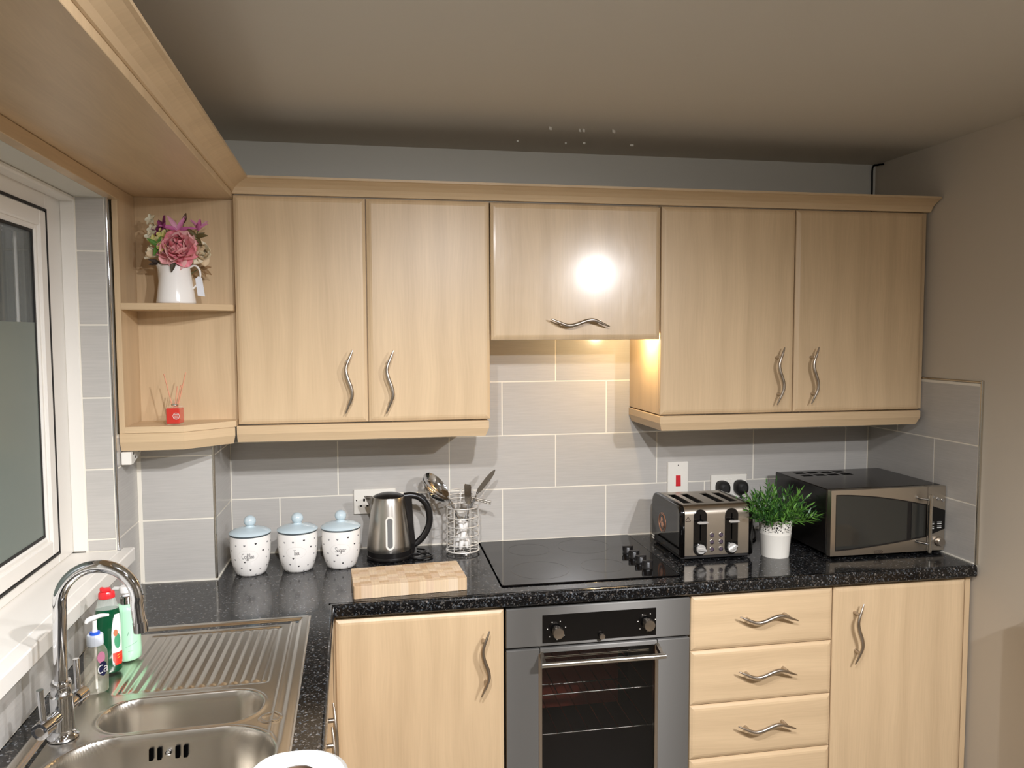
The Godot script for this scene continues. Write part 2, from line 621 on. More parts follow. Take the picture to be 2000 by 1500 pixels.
func room():
	var rows = [T + 0.0, T + 0.198, T + 0.398, T + 0.598, T + 0.798]
	struct("floor", "plain brown kitchen floor below the cabinets", "floor", Sh.new().box(Vector3(-0.9, -0.1, -0.25), Vector3(2.5, 0.0, 4.7)), M.floor)
	var ce = struct("ceiling", "plain beige ceiling with a few white paint chips near the back wall", "ceiling", Sh.new().box(Vector3(-0.9, YC, -0.25), Vector3(2.5, YC + 0.1, 4.7)), M.ceil)
	var ch = Sh.new()
	for q in [[0.9057, 0.3365, 0.014], [1.0068, 0.3278, 0.012], [1.0183, 0.3297, 0.013], [1.1194, 0.3334, 0.02], [0.8333, 0.1496, 0.007], [1.0039, 0.1486, 0.006], [1.0673, 0.159, 0.009], [1.2409, 0.1578, 0.013]]:
		var l = q[2] * 0.5
		var poly = []
		for k in 7:
			var a = TAU * k / 7
			var d = Vector2(cos(a) * l * 1.1, sin(a) * 0.0024 * (1.0 + 0.4 * sin(k * 2.1))).rotated(-0.9 if q[1] > 0.2 else -0.15)
			poly.append(Vector2(q[0], q[1]) + d)
		ch.extrude(poly, YC - (0.009 if q[1] > 0.2 else 0.006), YC + 0.001)
	part("paint_chip", ch, M.white, ce).set_meta("kind", "stuff")
	# back wall
	var wb = struct("wall_back", "grey painted back wall above the cabinets with pale grey tiles below", "wall", Sh.new().box(Vector3(-0.6, 0, -0.16), Vector3(2.45, YC, -0.0095)), M.paint_back)
	part("grout", Sh.new().box(Vector3(XB - 0.02, T - 0.02, -0.0095), Vector3(XR + 0.005, rows[4], -0.0007)), M.grout, wb)
	for r in 4:
		var u = XB
		var st = 0.0 if r % 2 == 0 else 0.2031
		var xs = [XB]
		for k in range(-2, 8):
			var x = st + 0.4 * k
			if x > XB + 0.01 and x < XR - 0.01: xs.append(x)
		xs.append(XR)
		for k in xs.size() - 1:
			if r < 3 or (xs[k + 1] > 0.65 and xs[k] < 1.36): tile(wb, "z", xs[k], xs[k + 1], rows[r], rows[r + 1], 0.0)
	part("sealant", Sh.new().box(Vector3(XB, T, -0.001), Vector3(XR, T + 0.004, 0.003)), M.grout, wb)
	# right wall
	var wr = struct("wall_right", "plain warm beige painted wall on the right with a tiled patch over the worktop", "wall", Sh.new().box(Vector3(XR + 0.0095, 0, -0.16), Vector3(XR + 0.15, YC, 4.7)), M.paint)
	part("grout", Sh.new().box(Vector3(XR + 0.0007, T - 0.02, -0.01), Vector3(XR + 0.0095, 1.5147, 0.5827)), M.grout, wr)
	for r in 3:
		var top = min(rows[r + 1], 1.5147)
		var cut = [0.0, 0.3783, 0.5827] if r == 1 else ([0.0, 0.178, 0.5827] if r == 2 else [0.0, 0.2, 0.5827])
		for k in 2: tile(wr, "xr", cut[k], cut[k + 1], rows[r], top, XR)
	part("sealant", Sh.new().box(Vector3(XR - 0.003, T, 0), Vector3(XR + 0.001, T + 0.004, 0.58)), M.grout, wr)
	var tr = Sh.new()
	tr.box(Vector3(XR - 0.001, T, 0.583), Vector3(XR + 0.0095, 1.526, 0.5905), 0.002)
	tr.box(Vector3(XR - 0.001, 1.5155, 0.0), Vector3(XR + 0.0095, 1.523, 0.583), 0.002)
	struct("trim_1", "metal edging strip around the tiled patch on the right wall", "edging", tr, M.satin)
	# thin dark gap in the far corner over the cabinets
	struct("trim_2", "thin dark open joint in the far right corner above the cornice", "joint", Sh.new().tube(smooth([Vector3(2.296, 2.155, -0.006), Vector3(2.2945, 2.26, -0.004), Vector3(2.295, 2.337, -0.004), Vector3(2.3, 2.343, 0.02), Vector3(2.304, 2.34, 0.05)], 4), 0.0035, 6), M.void_)
	struct("wall_rear", "plain painted wall behind the viewer", "wall", Sh.new().box(Vector3(-0.9, 0, 4.55), Vector3(2.5, YC, 4.7)), M.paint)
	# boxed-in corner
	var wc = struct("wall_corner", "boxed-in pier in the left corner faced with pale grey tiles", "wall", Sh.new().box(Vector3(-0.6, 0, -0.0095), Vector3(XB - 0.0095, YC, ZB - 0.0095)), M.paint_back)
	part("grout", Sh.new().box(Vector3(-0.41, T - 0.02, 0.0), Vector3(XB - 0.0007, rows[3], ZB - 0.0007)), M.grout, wc)
	for r in 3:
		tile(wc, "z", XL + 0.004, XB - 0.004, rows[r], min(rows[r + 1], 1.395), ZB)
		tile(wc, "x", 0.0, ZB - 0.004, rows[r], min(rows[r + 1], 1.395), XB)
	part("sealant", Sh.new().box(Vector3(XL, T, ZB - 0.001), Vector3(XB + 0.003, T + 0.004, ZB + 0.003)).box(Vector3(XB - 0.001, T, 0), Vector3(XB + 0.003, T + 0.004, ZB)), M.grout, wc)
	struct("trim_3", "metal corner strip on the tiled pier beside the coffee canister", "edging", Sh.new().tube([Vector3(XB - 0.004, T, ZB - 0.004), Vector3(XB - 0.004, 1.395, ZB - 0.004)], 0.0052, 10), M.satin)

func window_side():
	var rows = [T + 0.0, T + 0.198, T + 0.398, T + 0.6, T + 0.804, T + 1.008, 2.0665]
	var o = P0
	var w = Sh.new(o)
	var b = XL - 0.0095
	w.box(Vector3(-0.62, 0, -0.2), Vector3(b, YC, 0.4745))
	w.box(Vector3(-0.62, 0, 0.4745), Vector3(b, 1.034, 1.79))
	w.box(Vector3(-0.62, 2.0765, 0.4745), Vector3(b, YC, 1.79))
	w.box(Vector3(-0.62, 0, 1.79), Vector3(b, YC, 4.75))
	var wl = struct("wall_left", "window wall on the left, pale grey tiles below the sill and round the opening", "wall", w, M.paint_back, true)
	wl.set_meta("off", o)
	part("grout", Sh.new(o).box(Vector3(b, T - 0.02, ZB - 0.02), Vector3(XL - 0.0012, 1.40, 0.484)).box(Vector3(b, T - 0.02, 0.484), Vector3(XL - 0.0012, 1.034, 2.2)).box(Vector3(-0.475, 1.06, 0.4745), Vector3(XL - 0.0012, 2.0665, 0.4828)), M.grout, wl)
	for r in 3: tile(wl, "x", ZB, 0.477, rows[r], min(rows[r + 1], 1.395), XL)
	for k in [[0.477, 0.5626], [0.5626, 0.9626], [0.9626, 1.3626], [1.3626, 1.7626], [1.7626, 2.1626]]: tile(wl, "x", k[0], k[1], rows[0], 1.034, XL)
	for r in range(0, 6):
		var y0 = max(rows[r], 1.0735)
		if rows[r + 1] > 1.08: tile(wl, "z", -0.469, XL - 0.008, y0, rows[r + 1], 0.484)
	part("soffit", Sh.new(o).box(Vector3(-0.5, 2.0665, 0.4745), Vector3(b, 2.0772, 1.79)), M.paint_back, wl)
	wl.remove_meta("off")
	struct("trim_4", "bright metal corner strip between window reveal and open shelf unit", "edging", Sh.new(o).tube([Vector3(XL - 0.0042, 1.0735, 0.4797), Vector3(XL - 0.0042, 2.066, 0.4797)], 0.0055, 10), M.chrome, true)
	struct("trim_5", "narrow wooden batten over the window opening under the overhead panel", "batten", Sh.new(o).box(Vector3(XL - 0.009, 2.066, 0.44), Vector3(-0.366, 2.1, 1.9), 0.001), M.woodh1, true)
	# sill
	var s = Sh.new(o)
	s.begin()
	s.box(Vector3(-0.52, 1.034, 0.486), Vector3(-0.3856, 1.0735, 1.788), 0.002)
	s.box(Vector3(-0.3866, 1.034, 0.4525), Vector3(-0.353, 1.0735, 1.82), 0.003)
	struct("trim_6", "white window sill board with its nose over the sink", "sill", s, M.upvc, true)
	# window
	var win = Node3D.new()
	win.name = "window_1"
	add_child(win)
	win.rotation.y = LEAN
	win.position = P0 + Vector3(-0.12, 1.0735, 0)
	win.set_meta("kind", "structure")
	tag(win, "white framed window at night, frosted film over the lower part of its pane", "window")
	var wo = P0 + Vector3(-0.12, 1.0735, 0)
	var ring = func(sh, x0, x1, y0, y1, z0, z1, d, c):
		sh.box(Vector3(x0, y0, z0), Vector3(x1, y1, z0 + d), c)
		sh.box(Vector3(x0, y0, z1 - d), Vector3(x1, y1, z1), c)
		sh.box(Vector3(x0, y0, z0 + d - 0.002), Vector3(x1, y0 + d, z1 - d + 0.002), c)
		sh.box(Vector3(x0, y1 - d, z0 + d - 0.002), Vector3(x1, y1, z1 - d + 0.002), c)
	var sh = Sh.new(wo)
	sh.box(Vector3(-0.58, 1.0735, 0.482), Vector3(-0.507, 2.0665, 0.592), 0.003)
	sh.box(Vector3(-0.58, 1.0735, 1.66), Vector3(-0.507, 2.0665, 1.788), 0.003)
	sh.box(Vector3(-0.58, 1.0735, 0.59), Vector3(-0.507, 1.102, 1.662), 0.003)
	sh.box(Vector3(-0.58, 2.013, 0.59), Vector3(-0.507, 2.0665, 1.662), 0.003)
	sh.box(Vector3(-0.509, 1.0735, 0.47), Vector3(-0.4685, 2.0665, 0.4875), 0.004)
	sh.box(Vector3(-0.509, 2.053, 0.487), Vector3(-0.4685, 2.0665, 1.788), 0.004)
	part("frame", sh, M.upvc, win)
	sh = Sh.new(wo)
	ring.call(sh, -0.575, -0.5025, 1.1015, 2.0135, 0.5915, 1.661, 0.0055, 0.0)
	part("gasket", sh, M.matt_black, win)
	sh = Sh.new(wo)
	ring.call(sh, -0.565, -0.5035, 1.107, 2.008, 0.597, 1.6555, 0.042, 0.004)
	ring.call(sh, -0.565, -0.511, 1.145, 1.97, 0.635, 1.6175, 0.016, 0.004)
	var sash = part("sash", sh, M.upvc, win)
	sh = Sh.new(wo)
	ring.call(sh, -0.55, -0.5165, 1.159, 1.956, 0.649, 1.6035, 0.009, 0.0)
	part("glazing_bead", sh, M.matt_black, sash)
	part("pane", Sh.new(wo).box(Vector3(-0.526, 1.165, 0.655), Vector3(-0.5195, 1.95, 1.597)), M.pane, sash)
	part("frosted_film", Sh.new(wo).box(Vector3(-0.519, 1.168, 0.658), Vector3(-0.5182, 1.7185, 1.594)), M.film, sash)
	sh = Sh.new(wo)
	sh.box(Vector3(-0.504, 1.53, 1.005), Vector3(-0.492, 1.6, 1.03), 0.003)
	sh.tube([Vector3(-0.494, 1.575, 1.0175), Vector3(-0.479, 1.575, 1.0175), Vector3(-0.474, 1.56, 1.0175), Vector3(-0.474, 1.47, 1.0175)], 0.008, 8)
	part("handle", sh, M.satin, sash)

func worktop():
	var o = Vector3(0.9, T - 0.04, 0.3)
	var t = thing("worktop", "black speckled stone-effect worktop running round the corner past the sink", "worktop", o)
	var sh = Sh.new(o)
	var b = T - 0.04
	sh.box(Vector3(XL - 0.007, b, 0.001), Vector3(XR, T, 0.5804))
	var cut = func(x0, x1, z0, z1):
		var v = []
		for q in [[x0, z0], [x1, z0], [x1, z1], [x0, z1]]:
			var r = P0 + Basis(Vector3.UP, LEAN) * (Vector3(q[0], 0, q[1]) - P0)
			v.append(Vector2(r.x, r.z))
		return v
	var c1 = cut.call(XL - 0.007, 0.194, 0.57, 0.72)
	sh.extrude([Vector2(XL - 0.007, 0.5804), Vector2(0.1966, 0.5804), c1[2], c1[3]], b, T)
	sh.extrude(cut.call(XL - 0.007, -0.31, 0.72, 1.66), b, T)
	sh.extrude(cut.call(0.125, 0.194, 0.72, 1.66), b, T)
	sh.extrude(cut.call(XL - 0.007, 0.194, 1.66, 2.3), b, T)
	sh.extrude(cut.call(0.21, 0.75, 1.75, 2.3), b, T)
	# rolled front edge
	var pr = [Vector2(-0.016, T)]
	for k in 7:
		var a = PI / 2 * (1.0 - k / 6.0)
		pr.append(Vector2(-0.011 + 0.011 * cos(a), T - 0.011 + 0.011 * sin(a)))
	pr += [Vector2(0, b + 0.005), Vector2(-0.004, b), Vector2(-0.016, b)]
	var e = func(x, z):
		var r = P0 + Basis(Vector3.UP, LEAN) * (Vector3(x, 0, z) - P0)
		return Vector2(r.x, r.z)
	sh.sweep([e.call(0.21, 1.75), e.call(0.21, 0.5995), Vector2(XR, 0.5964)], pr)
	part("slab", sh, M.granite, t)

func s_handle():
	# the wavy bar handle, standing along y, posts toward -z; z = 0 is the door face
	if handle_mesh: return handle_mesh
	var k = 0.099
	var pts = smooth([Vector3(0.0125, k, 0.026), Vector3(0.004, 0.078, 0.029), Vector3(-0.0065, 0.052, 0.031), Vector3(-0.009, 0.035, 0.0315), Vector3(-0.005, 0.014, 0.032), Vector3(0.005, -0.014, 0.032), Vector3(0.009, -0.035, 0.0315), Vector3(0.0065, -0.052, 0.031), Vector3(-0.004, -0.078, 0.029), Vector3(-0.0125, -k, 0.026)], 5)
	var rs = []
	for i in pts.size():
		var u = abs(2.0 * i / (pts.size() - 1) - 1.0)
		rs.append(lerp(0.0064, 0.0021, pow(u, 2.2)))
	var sh = Sh.new()
	sh.tube(pts, rs, 10, false, Vector3(0, 0, 1))
	for s in [1, -1]:
		sh.tube([Vector3(-0.0035 * s, 0.064 * s, 0.0), Vector3(-0.0035 * s, 0.064 * s, 0.029)], 0.0052, 10)
	handle_mesh = sh.build()
	return handle_mesh

const FLAT = Basis(Vector3(0, 1, 0), Vector3(-1, 0, 0), Vector3(0, 0, 1))

func door(parent, called, x0, x1, y0, y1, z, m, hx, hy, lying = false):
	var o = parent.position
	var d = part(called, Sh.new(o).front(x0 + 0.0012, x1 - 0.0012, y0, y1, z), m, parent)
	put(s_handle(), "handle", M.nickel, d, Vector3(hx, hy, z) - o, FLAT if lying else Basis.IDENTITY)
	return d

func carcass(parent, x0, x1, y0, y1, z0, z1, m):
	part("carcass", Sh.new(parent.position).box(Vector3(x0, y0, z0), Vector3(x1, y1, z1), 0.001), m, parent)

func wall_units():
	var yt = 2.109
	var yb = 1.4073
	var t = thing("wall_cabinet", "double-door maple wall cabinet over the canisters and kettle", "cabinet", Vector3(0.313, yb, 0.1))
	carcass(t, -0.0806, 0.7074, yb, 2.112, 0.002, 0.3065, M.wood2)
	door(t, "door", -0.0816, 0.3158, yb, yt, ZD, M.wood0, 0.2578, 1.537)
	door(t, "door", 0.3158, 0.7084, yb, yt, ZD, M.wood1, 0.3837, 1.5345)
	t = thing("wall_cabinet", "double-door maple wall cabinet over the toaster and microwave", "cabinet", Vector3(1.79, yb, 0.1))
	carcass(t, 1.2914, 2.2990, yb, 2.112, 0.002, 0.3065, M.wood3)
	door(t, "door", 1.2904, 1.7803, yb, yt, ZD, M.wood2, 1.7178, 1.5355)
	door(t, "door", 1.7813, 2.2782, yb, yt, ZD, M.wood3, 1.8474, 1.5357)
	# cooker hood between them
	t = thing("extractor_hood", "built-in extractor hood behind a short maple flap with a lying wavy handle", "extractor hood", Vector3(1.0, 1.66, 0.1))
	var d = door(t, "flap", 0.7096, 1.2884, 1.6647, 2.106, ZD + 0.002, M.wood_hood, 1.0031, 1.7201, true)
	var o = t.position
	part("casing", Sh.new(o).box(Vector3(0.711, 1.69, 0.002), Vector3(1.287, 2.111, 0.306), 0.002), M.wood1, t)
	part("underside", Sh.new(o).box(Vector3(0.715, 1.684, 0.01), Vector3(1.283, 1.69, 0.304)), M.satin, t)
	var lp = Vector3(1.225, 1.683, 0.235)
	var em = mat(Color(1, 0.9, 0.7), 0.5)
	em.emission_enabled = true; em.emission = Color(1, 0.82, 0.5); em.emission_energy_multiplier = 5.0
	part("lamp_glass", Sh.new(o).box(lp + Vector3(-0.03, -0.006, -0.02), lp + Vector3(0.03, 0.001, 0.02), 0.002), em, t)
	var l = OmniLight3D.new()
	l.name = "hood_lamp"
	t.add_child(l, true)
	l.position = lp + Vector3(0, -0.012, 0) - o
	l.light_color = Color(1, 0.88, 0.68)
	l.light_energy = 0.085
	l.light_size = 0.012
	l.omni_range = 6.0
	l.omni_attenuation = 2.0
	l.shadow_enabled = true
	# cornice: back run, then the run over the window
	var pr = [Vector2(-0.015, 2.1125), Vector2(0.0, 2.1125), Vector2(0.004, 2.121), Vector2(0.012, 2.131), Vector2(0.026, 2.141), Vector2(0.044, 2.150), Vector2(0.052, 2.152), Vector2(0.052, 2.159), Vector2(0.03, 2.159), Vector2(-0.015, 2.159)]
	var far = P0 + Basis(Vector3.UP, LEAN) * Vector3(0.2995 + 0.01, 0, 2.2)
	var path = [Vector2(far.x, far.z), Vector2(-0.0816, ZD), Vector2(XR - 0.001, ZD)]
	t = thing("cornice", "long maple cornice along the top of the back wall cabinets", "cornice", Vector3(1.1, 2.1125, ZD))
	part("moulding", Sh.new(t.position).sweep(path, pr, 1, 2), M.woodh0, t)
	t = thing("cornice", "maple cornice over the window panel, meeting the other cornice in the corner", "cornice", Vector3(-0.05, 2.1195, 1.2))
	var pr2 = []
	for q in pr: pr2.append(Vector2(q.x, max(q.y, 2.1195)))
	part("moulding", Sh.new(t.position).sweep(path, pr2, 0, 1), M.woodh2, t)
	# overhead panel above the sink and window
	t = thing("overhead_panel", "wide flat maple panel bridging overhead in front of the window", "panel", Vector3(-0.22, 2.101, 1.2))
	part("board", Sh.new(t.position).extrude([Vector2(XL - 0.003, 0.28), Vector2(-0.0826, 0.28), Vector2(-0.0826, ZD), Vector2(far.x, far.z), Vector2(XL + 0.03, 2.2)], 2.1008, 2.119, 0.001), M.wood3, t)
	# light pelmets
	var lp_prof = [Vector2(-0.018, 1.4035), Vector2(0.0, 1.4035), Vector2(0.002, 1.4015), Vector2(0.002, 1.3785), Vector2(-0.0085, 1.3525), Vector2(-0.018, 1.3525)]
	t = thing("light_pelmet", "maple light pelmet under the left double wall cabinet", "pelmet", Vector3(0.31, 1.3525, 0.3))
	part("moulding", Sh.new(t.position).sweep([Vector2(-0.084, 0.328), Vector2(0.7, 0.328), Vector2(0.7, 0.003)], lp_prof), M.woodh1, t)
	t = thing("light_pelmet", "maple light pelmet under the right double wall cabinet", "pelmet", Vector3(1.78, 1.3525, 0.3))
	part("moulding", Sh.new(t.position).sweep([Vector2(1.2904, 0.003), Vector2(1.2904, 0.328), Vector2(2.2775, 0.328), Vector2(2.2775, 0.003)], lp_prof), M.woodh0, t)
	# open corner shelves
	t = thing("open_shelf_unit", "open maple corner shelf unit between window and wall cabinet", "shelf unit", Vector3(-0.23, 1.404, 0.37))
	o = t.position
	part("side_panel", Sh.new(o).box(Vector3(XL + 0.0005, 1.4035, 0.279), Vector3(-0.3696, 2.1005, 0.452), 0.001), M.wood1, t)
	part("back_panel", Sh.new(o).box(Vector3(-0.3696, 1.4035, 0.279), Vector3(-0.0828, 2.1005, 0.292), 0.0005), M.wood0, t)
	part("end_panel", Sh.new(o).box(Vector3(-0.0828 - 0.0005, 1.4035, 0.292), Vector3(-0.0812, 2.1005, 0.3)), M.wood2, t)
	var shelf = func(y0, y1, m):
		part("shelf", Sh.new(o).extrude([Vector2(-0.3696, 0.292), Vector2(-0.0834, 0.292), Vector2(-0.0834, 0.345), Vector2(-0.211, 0.4505), Vector2(-0.3696, 0.4518)], y0, y1, 0.001), m, t)
	shelf.call(1.7575, 1.7765, M.woodh2)
	shelf.call(1.4036, 1.4225, M.woodh1)
	t = thing("light_pelmet", "angled maple light pelmet under the open corner shelves", "pelmet", Vector3(-0.23, 1.3495, 0.42))
	var lp2 = []
	for q in lp_prof: lp2.append(Vector2(q.x, q.y - 0.0005))
	part("moulding", Sh.new(t.position).sweep([Vector2(XL + 0.001, 0.4505), Vector2(-0.213, 0.4495), Vector2(-0.0875, 0.3455)], lp2), M.woodh3, t)
	# plastic fixing block under the shelves
	t = thing("fixing_block", "small cream plastic fixing block under the open shelves at the window wall", "bracket", Vector3(-0.37, 1.312, 0.42))
	o = t.position
	part("block", Sh.new(o).box(Vector3(XL + 0.001, 1.312, 0.432), Vector3(-0.357, 1.349, 0.448), 0.002), M.white, t)
	var br = Sh.new(o)
	br.loops([[Vector3(-0.357, 1.312, 0.4319), Vector3(-0.357, 1.349, 0.4319), Vector3(-0.357, 1.349, 0.35), Vector3(-0.357, 1.335, 0.35)], [Vector3(-0.362, 1.312, 0.4319), Vector3(-0.362, 1.349, 0.4319), Vector3(-0.362, 1.349, 0.35), Vector3(-0.362, 1.335, 0.35)]])
	part("arm", br, M.white, t)
	for q in [[0.425, 1.342], [0.41, 1.330], [0.37, 1.343]]:
		var hl = Sh.new(o)
		hl.tube([Vector3(-0.3575, q[1], q[0]), Vector3(-0.3565, q[1], q[0])], 0.004, 10)
		part("screw_hole", hl, M.gap, t)

func base_units():
	var yt = 0.8601
	var t = thing("base_cabinet", "maple base cabinet under the chopping board, door handle at its upper right", "cabinet", Vector3(0.46, 0, 0.3))
	carcass(t, 0.205, 0.7075, 0.13, 0.869, 0.02, 0.5555, M.wood3)
	door(t, "door", 0.2122, 0.7088, 0.15, yt, ZF, M.wood2, 0.6472, 0.708)
	t = thing("base_cabinet", "maple base cabinet under the microwave with one tall door", "cabinet", Vector3(2.04, 0, 0.3))
	carcass(t, 1.794, 2.283, 0.13, 0.869, 0.02, 0.5555, M.wood1)
	door(t, "door", 1.7935, 2.2808, 0.15, yt, ZF, M.wood1, 1.8716, 0.709)
	t = thing("filler_strip", "narrow maple filler strip between the base cabinet and the right wall", "filler strip", Vector3(2.291, 0, 0.55))
	part("strip", Sh.new(t.position).box(Vector3(2.2826, 0.0, 0.5), Vector3(XR - 0.0005, 0.8675, 0.569), 0.001), M.wood0, t)
	t = thing("drawer_unit", "maple drawer unit with four drawers under the toaster", "drawers", Vector3(1.548, 0, 0.3))
	carcass(t, 1.3035, 1.7915, 0.13, 0.869, 0.02, 0.5555, M.wood0)
	for k in 4:
		var y1 = yt - 0.1774 * k
		var d = door(t, "drawer", 1.3027, 1.7924, y1 - 0.1757, y1, ZF, M["woodh%d" % k], 1.5545, y1 - 0.078, true)
	# the run under the sink
	t = thing("sink_cabinet", "maple sink cabinet round the corner, seen edge-on past the worktop", "cabinet", Vector3(0.17, 0, 1.1), "", true)
	var o = Vector3(0.17, 0, 1.1)
	for k in [[0.64, 1.07], [1.075, 1.57]]:
		var sh = Sh.new()
		sh.xf = Transform3D(Basis(Vector3.UP, PI / 2), Vector3(0.018, 0, 0))
		sh.front(-(k[1] - 1.1), -(k[0] - 1.1), 0.15, yt, 0.0)
		var d = part("door", sh, M.wood1, t)
		put(s_handle(), "handle", M.nickel, d, Vector3(0.018, 0.714, (k[1] - 0.055 if k[0] < 1 else k[0] + 0.055) - 1.1), Basis(Vector3.UP, PI / 2))
	var fr = Sh.new(o)
	fr.box(Vector3(0.15, 0.13, 0.61), Vector3(0.168, 0.868, 1.72), 0.001)
	part("carcass", fr, M.wood3, t)
	var cp = thing("corner_post", "narrow maple corner post where the two runs of base cabinets meet", "corner post", Vector3(0.19, 0, 0.59))
	part("post", Sh.new(cp.position).box(Vector3(0.172, 0.13, 0.557), Vector3(0.186, 0.868, 0.632), 0.001).box(Vector3(0.186, 0.13, 0.557), Vector3(0.2045, 0.868, 0.57), 0.001), M.wood1, cp)
	var p = thing("plinth", "dark kickboard under the base cabinets", "plinth", Vector3(1.2, 0, 0.5))
	part("board", Sh.new(p.position).box(Vector3(0.25, 0.001, 0.5), Vector3(2.28, 0.125, 0.515)), M.wood2, p)

func oven():
	var x0 = 0.7125
	var x1 = 1.2995
	var z = ZF + 0.001
	var t = thing("oven", "built-in stainless steel oven with a glass door under the hob", "oven", Vector3(1.0, 0.26, 0.4))
	var o = t.position
	# carcass of the oven: an open-fronted black box
	var sh = Sh.new(o)
	sh.box(Vector3(x0 + 0.012, 0.262, 0.05), Vector3(x1 - 0.012, 0.856, 0.07))
	sh.box(Vector3(x0 + 0.012, 0.262, 0.07), Vector3(x0 + 0.03, 0.856, 0.553))
	sh.box(Vector3(x1 - 0.03, 0.262, 0.07), Vector3(x1 - 0.012, 0.856, 0.553))
	sh.box(Vector3(x0 + 0.03, 0.726, 0.07), Vector3(x1 - 0.03, 0.856, 0.553))
	sh.box(Vector3(x0 + 0.03, 0.262, 0.07), Vector3(x1 - 0.03, 0.29, 0.553))
	part("casing", sh, M.matt_black, t)
	sh = Sh.new(o)
	sh.box(Vector3(x0 + 0.07, 0.32, 0.12), Vector3(x1 - 0.09, 0.68, 0.13))
	var cav = mat(c8(190, 84, 62), 0.5)
	part("oven_cavity", sh, cav, t)
	# control panel with its black window
	var fp = part("control_panel", Sh.new(o).box(Vector3(x0, 0.7385, z - 0.022), Vector3(x1, 0.8585, z), 0.0022), M.steel, t)
	part("display_panel", Sh.new(o).box(Vector3(0.825, 0.7475, z - 0.002), Vector3(1.187, 0.8345, z + 0.0015), 0.001), M.gloss_black, fp)
	for k in [[0.869, 0.786, 0.0175], [1.156, 0.790, 0.0175], [1.0095, 0.7605, 0.009]]:
		var kn = Sh.new(o)
		kn.xf = Transform3D(Basis(Vector3.RIGHT, PI / 2), Vector3(k[0], k[1], z + 0.001))
		var r = k[2]
		kn.lathe([Vector2(r * 0.75, 0), Vector2(r * 0.75, r * 0.55), Vector2(r, r * 0.6), Vector2(r, r * 1.6), Vector2(r * 0.93, r * 1.75), Vector2(0, r * 1.85)], 28)
		part("knob", kn, M.nickel, t)
	for c in [[0.869, 0.786], [1.156, 0.790]]:
		for k in 7:
			var a = -0.5 + k * 0.9
			var q = Vector3(c[0] + sin(a) * 0.029, c[1] + cos(a) * 0.029, z + 0.0018)
			var mk = Sh.new(o)
			mk.box(q - Vector3(0.0013, 0.0013, 0.0005), q + Vector3(0.0013, 0.0013, 0.0002))
			part("dial_marking", mk, M.white, fp)
	# door
	var dy1 = 0.731
	sh = Sh.new(o)
	sh.box(Vector3(x0, 0.26, z - 0.022), Vector3(0.818, dy1, z), 0.0022)
	sh.box(Vector3(1.191, 0.26, z - 0.022), Vector3(x1, dy1, z), 0.0022)
	sh.box(Vector3(0.8165, 0.7165, z - 0.022), Vector3(1.1925, dy1, z), 0.0022)
	sh.box(Vector3(0.8165, 0.26, z - 0.022), Vector3(1.1925, 0.3, z), 0.0022)
	var dr = part("door", sh, M.steel, t)
	part("window_trim", Sh.new(o).box(Vector3(0.8135, 0.3, z - 0.02), Vector3(0.8245, 0.7165, z + 0.0015), 0.001), M.nickel, dr)
	part("window_trim", Sh.new(o).box(Vector3(1.1845, 0.3, z - 0.02), Vector3(1.1955, 0.7165, z + 0.0015), 0.001), M.nickel, dr)
	part("glass", Sh.new(o).box(Vector3(0.82, 0.295, z - 0.01), Vector3(1.189, 0.719, z - 0.005)), M.oven_glass, dr)
	part("vent_strip", Sh.new(o).box(Vector3(0.832, 0.703, z - 0.004), Vector3(1.165, 0.7045, z - 0.002)), M.satin, dr)
	part("vent_strip", Sh.new(o).box(Vector3(0.832, 0.699, z - 0.004), Vector3(1.165, 0.7, z - 0.002)), M.satin, dr)
	var hn = Sh.new(o)
	hn.tube([Vector3(0.813, 0.700, z + 0.048), Vector3(1.2, 0.700, z + 0.048)], 0.0085, 16)
	var bars = part("handle", hn, M.satin, dr)
	for x in [0.822, 1.191]:
		var hp = Sh.new(o)
		hp.loops([[Vector3(x - 0.005, 0.722, z), Vector3(x + 0.005, 0.722, z), Vector3(x + 0.005, 0.705, z), Vector3(x - 0.005, 0.705, z)], [Vector3(x - 0.005, 0.706, z + 0.048), Vector3(x + 0.005, 0.706, z + 0.048), Vector3(x + 0.005, 0.694, z + 0.048), Vector3(x - 0.005, 0.694, z + 0.048)]])
		part("handle_bracket", hp, M.nickel, dr)
	# racks inside
	for y in [0.548, 0.42]:
		var rk = Sh.new(o)
		for zz in [0.5, 0.16]: rk.tube([Vector3(0.75, y, zz), Vector3(1.24, y, zz)], 0.0025, 6)
		for k in 9:
			var x = 0.79 + 0.05 * k
			rk.tube([Vector3(x, y + 0.002, 0.505), Vector3(x, y + 0.004, 0.48), Vector3(x, y + 0.004, 0.16)], 0.0018, 6)
		part("wire_rack", rk, M.satin, t)
	part("badge", Sh.new(o).box(Vector3(0.99, 0.318, z - 0.0048), Vector3(1.02, 0.33, z - 0.004)), M.ring, dr)

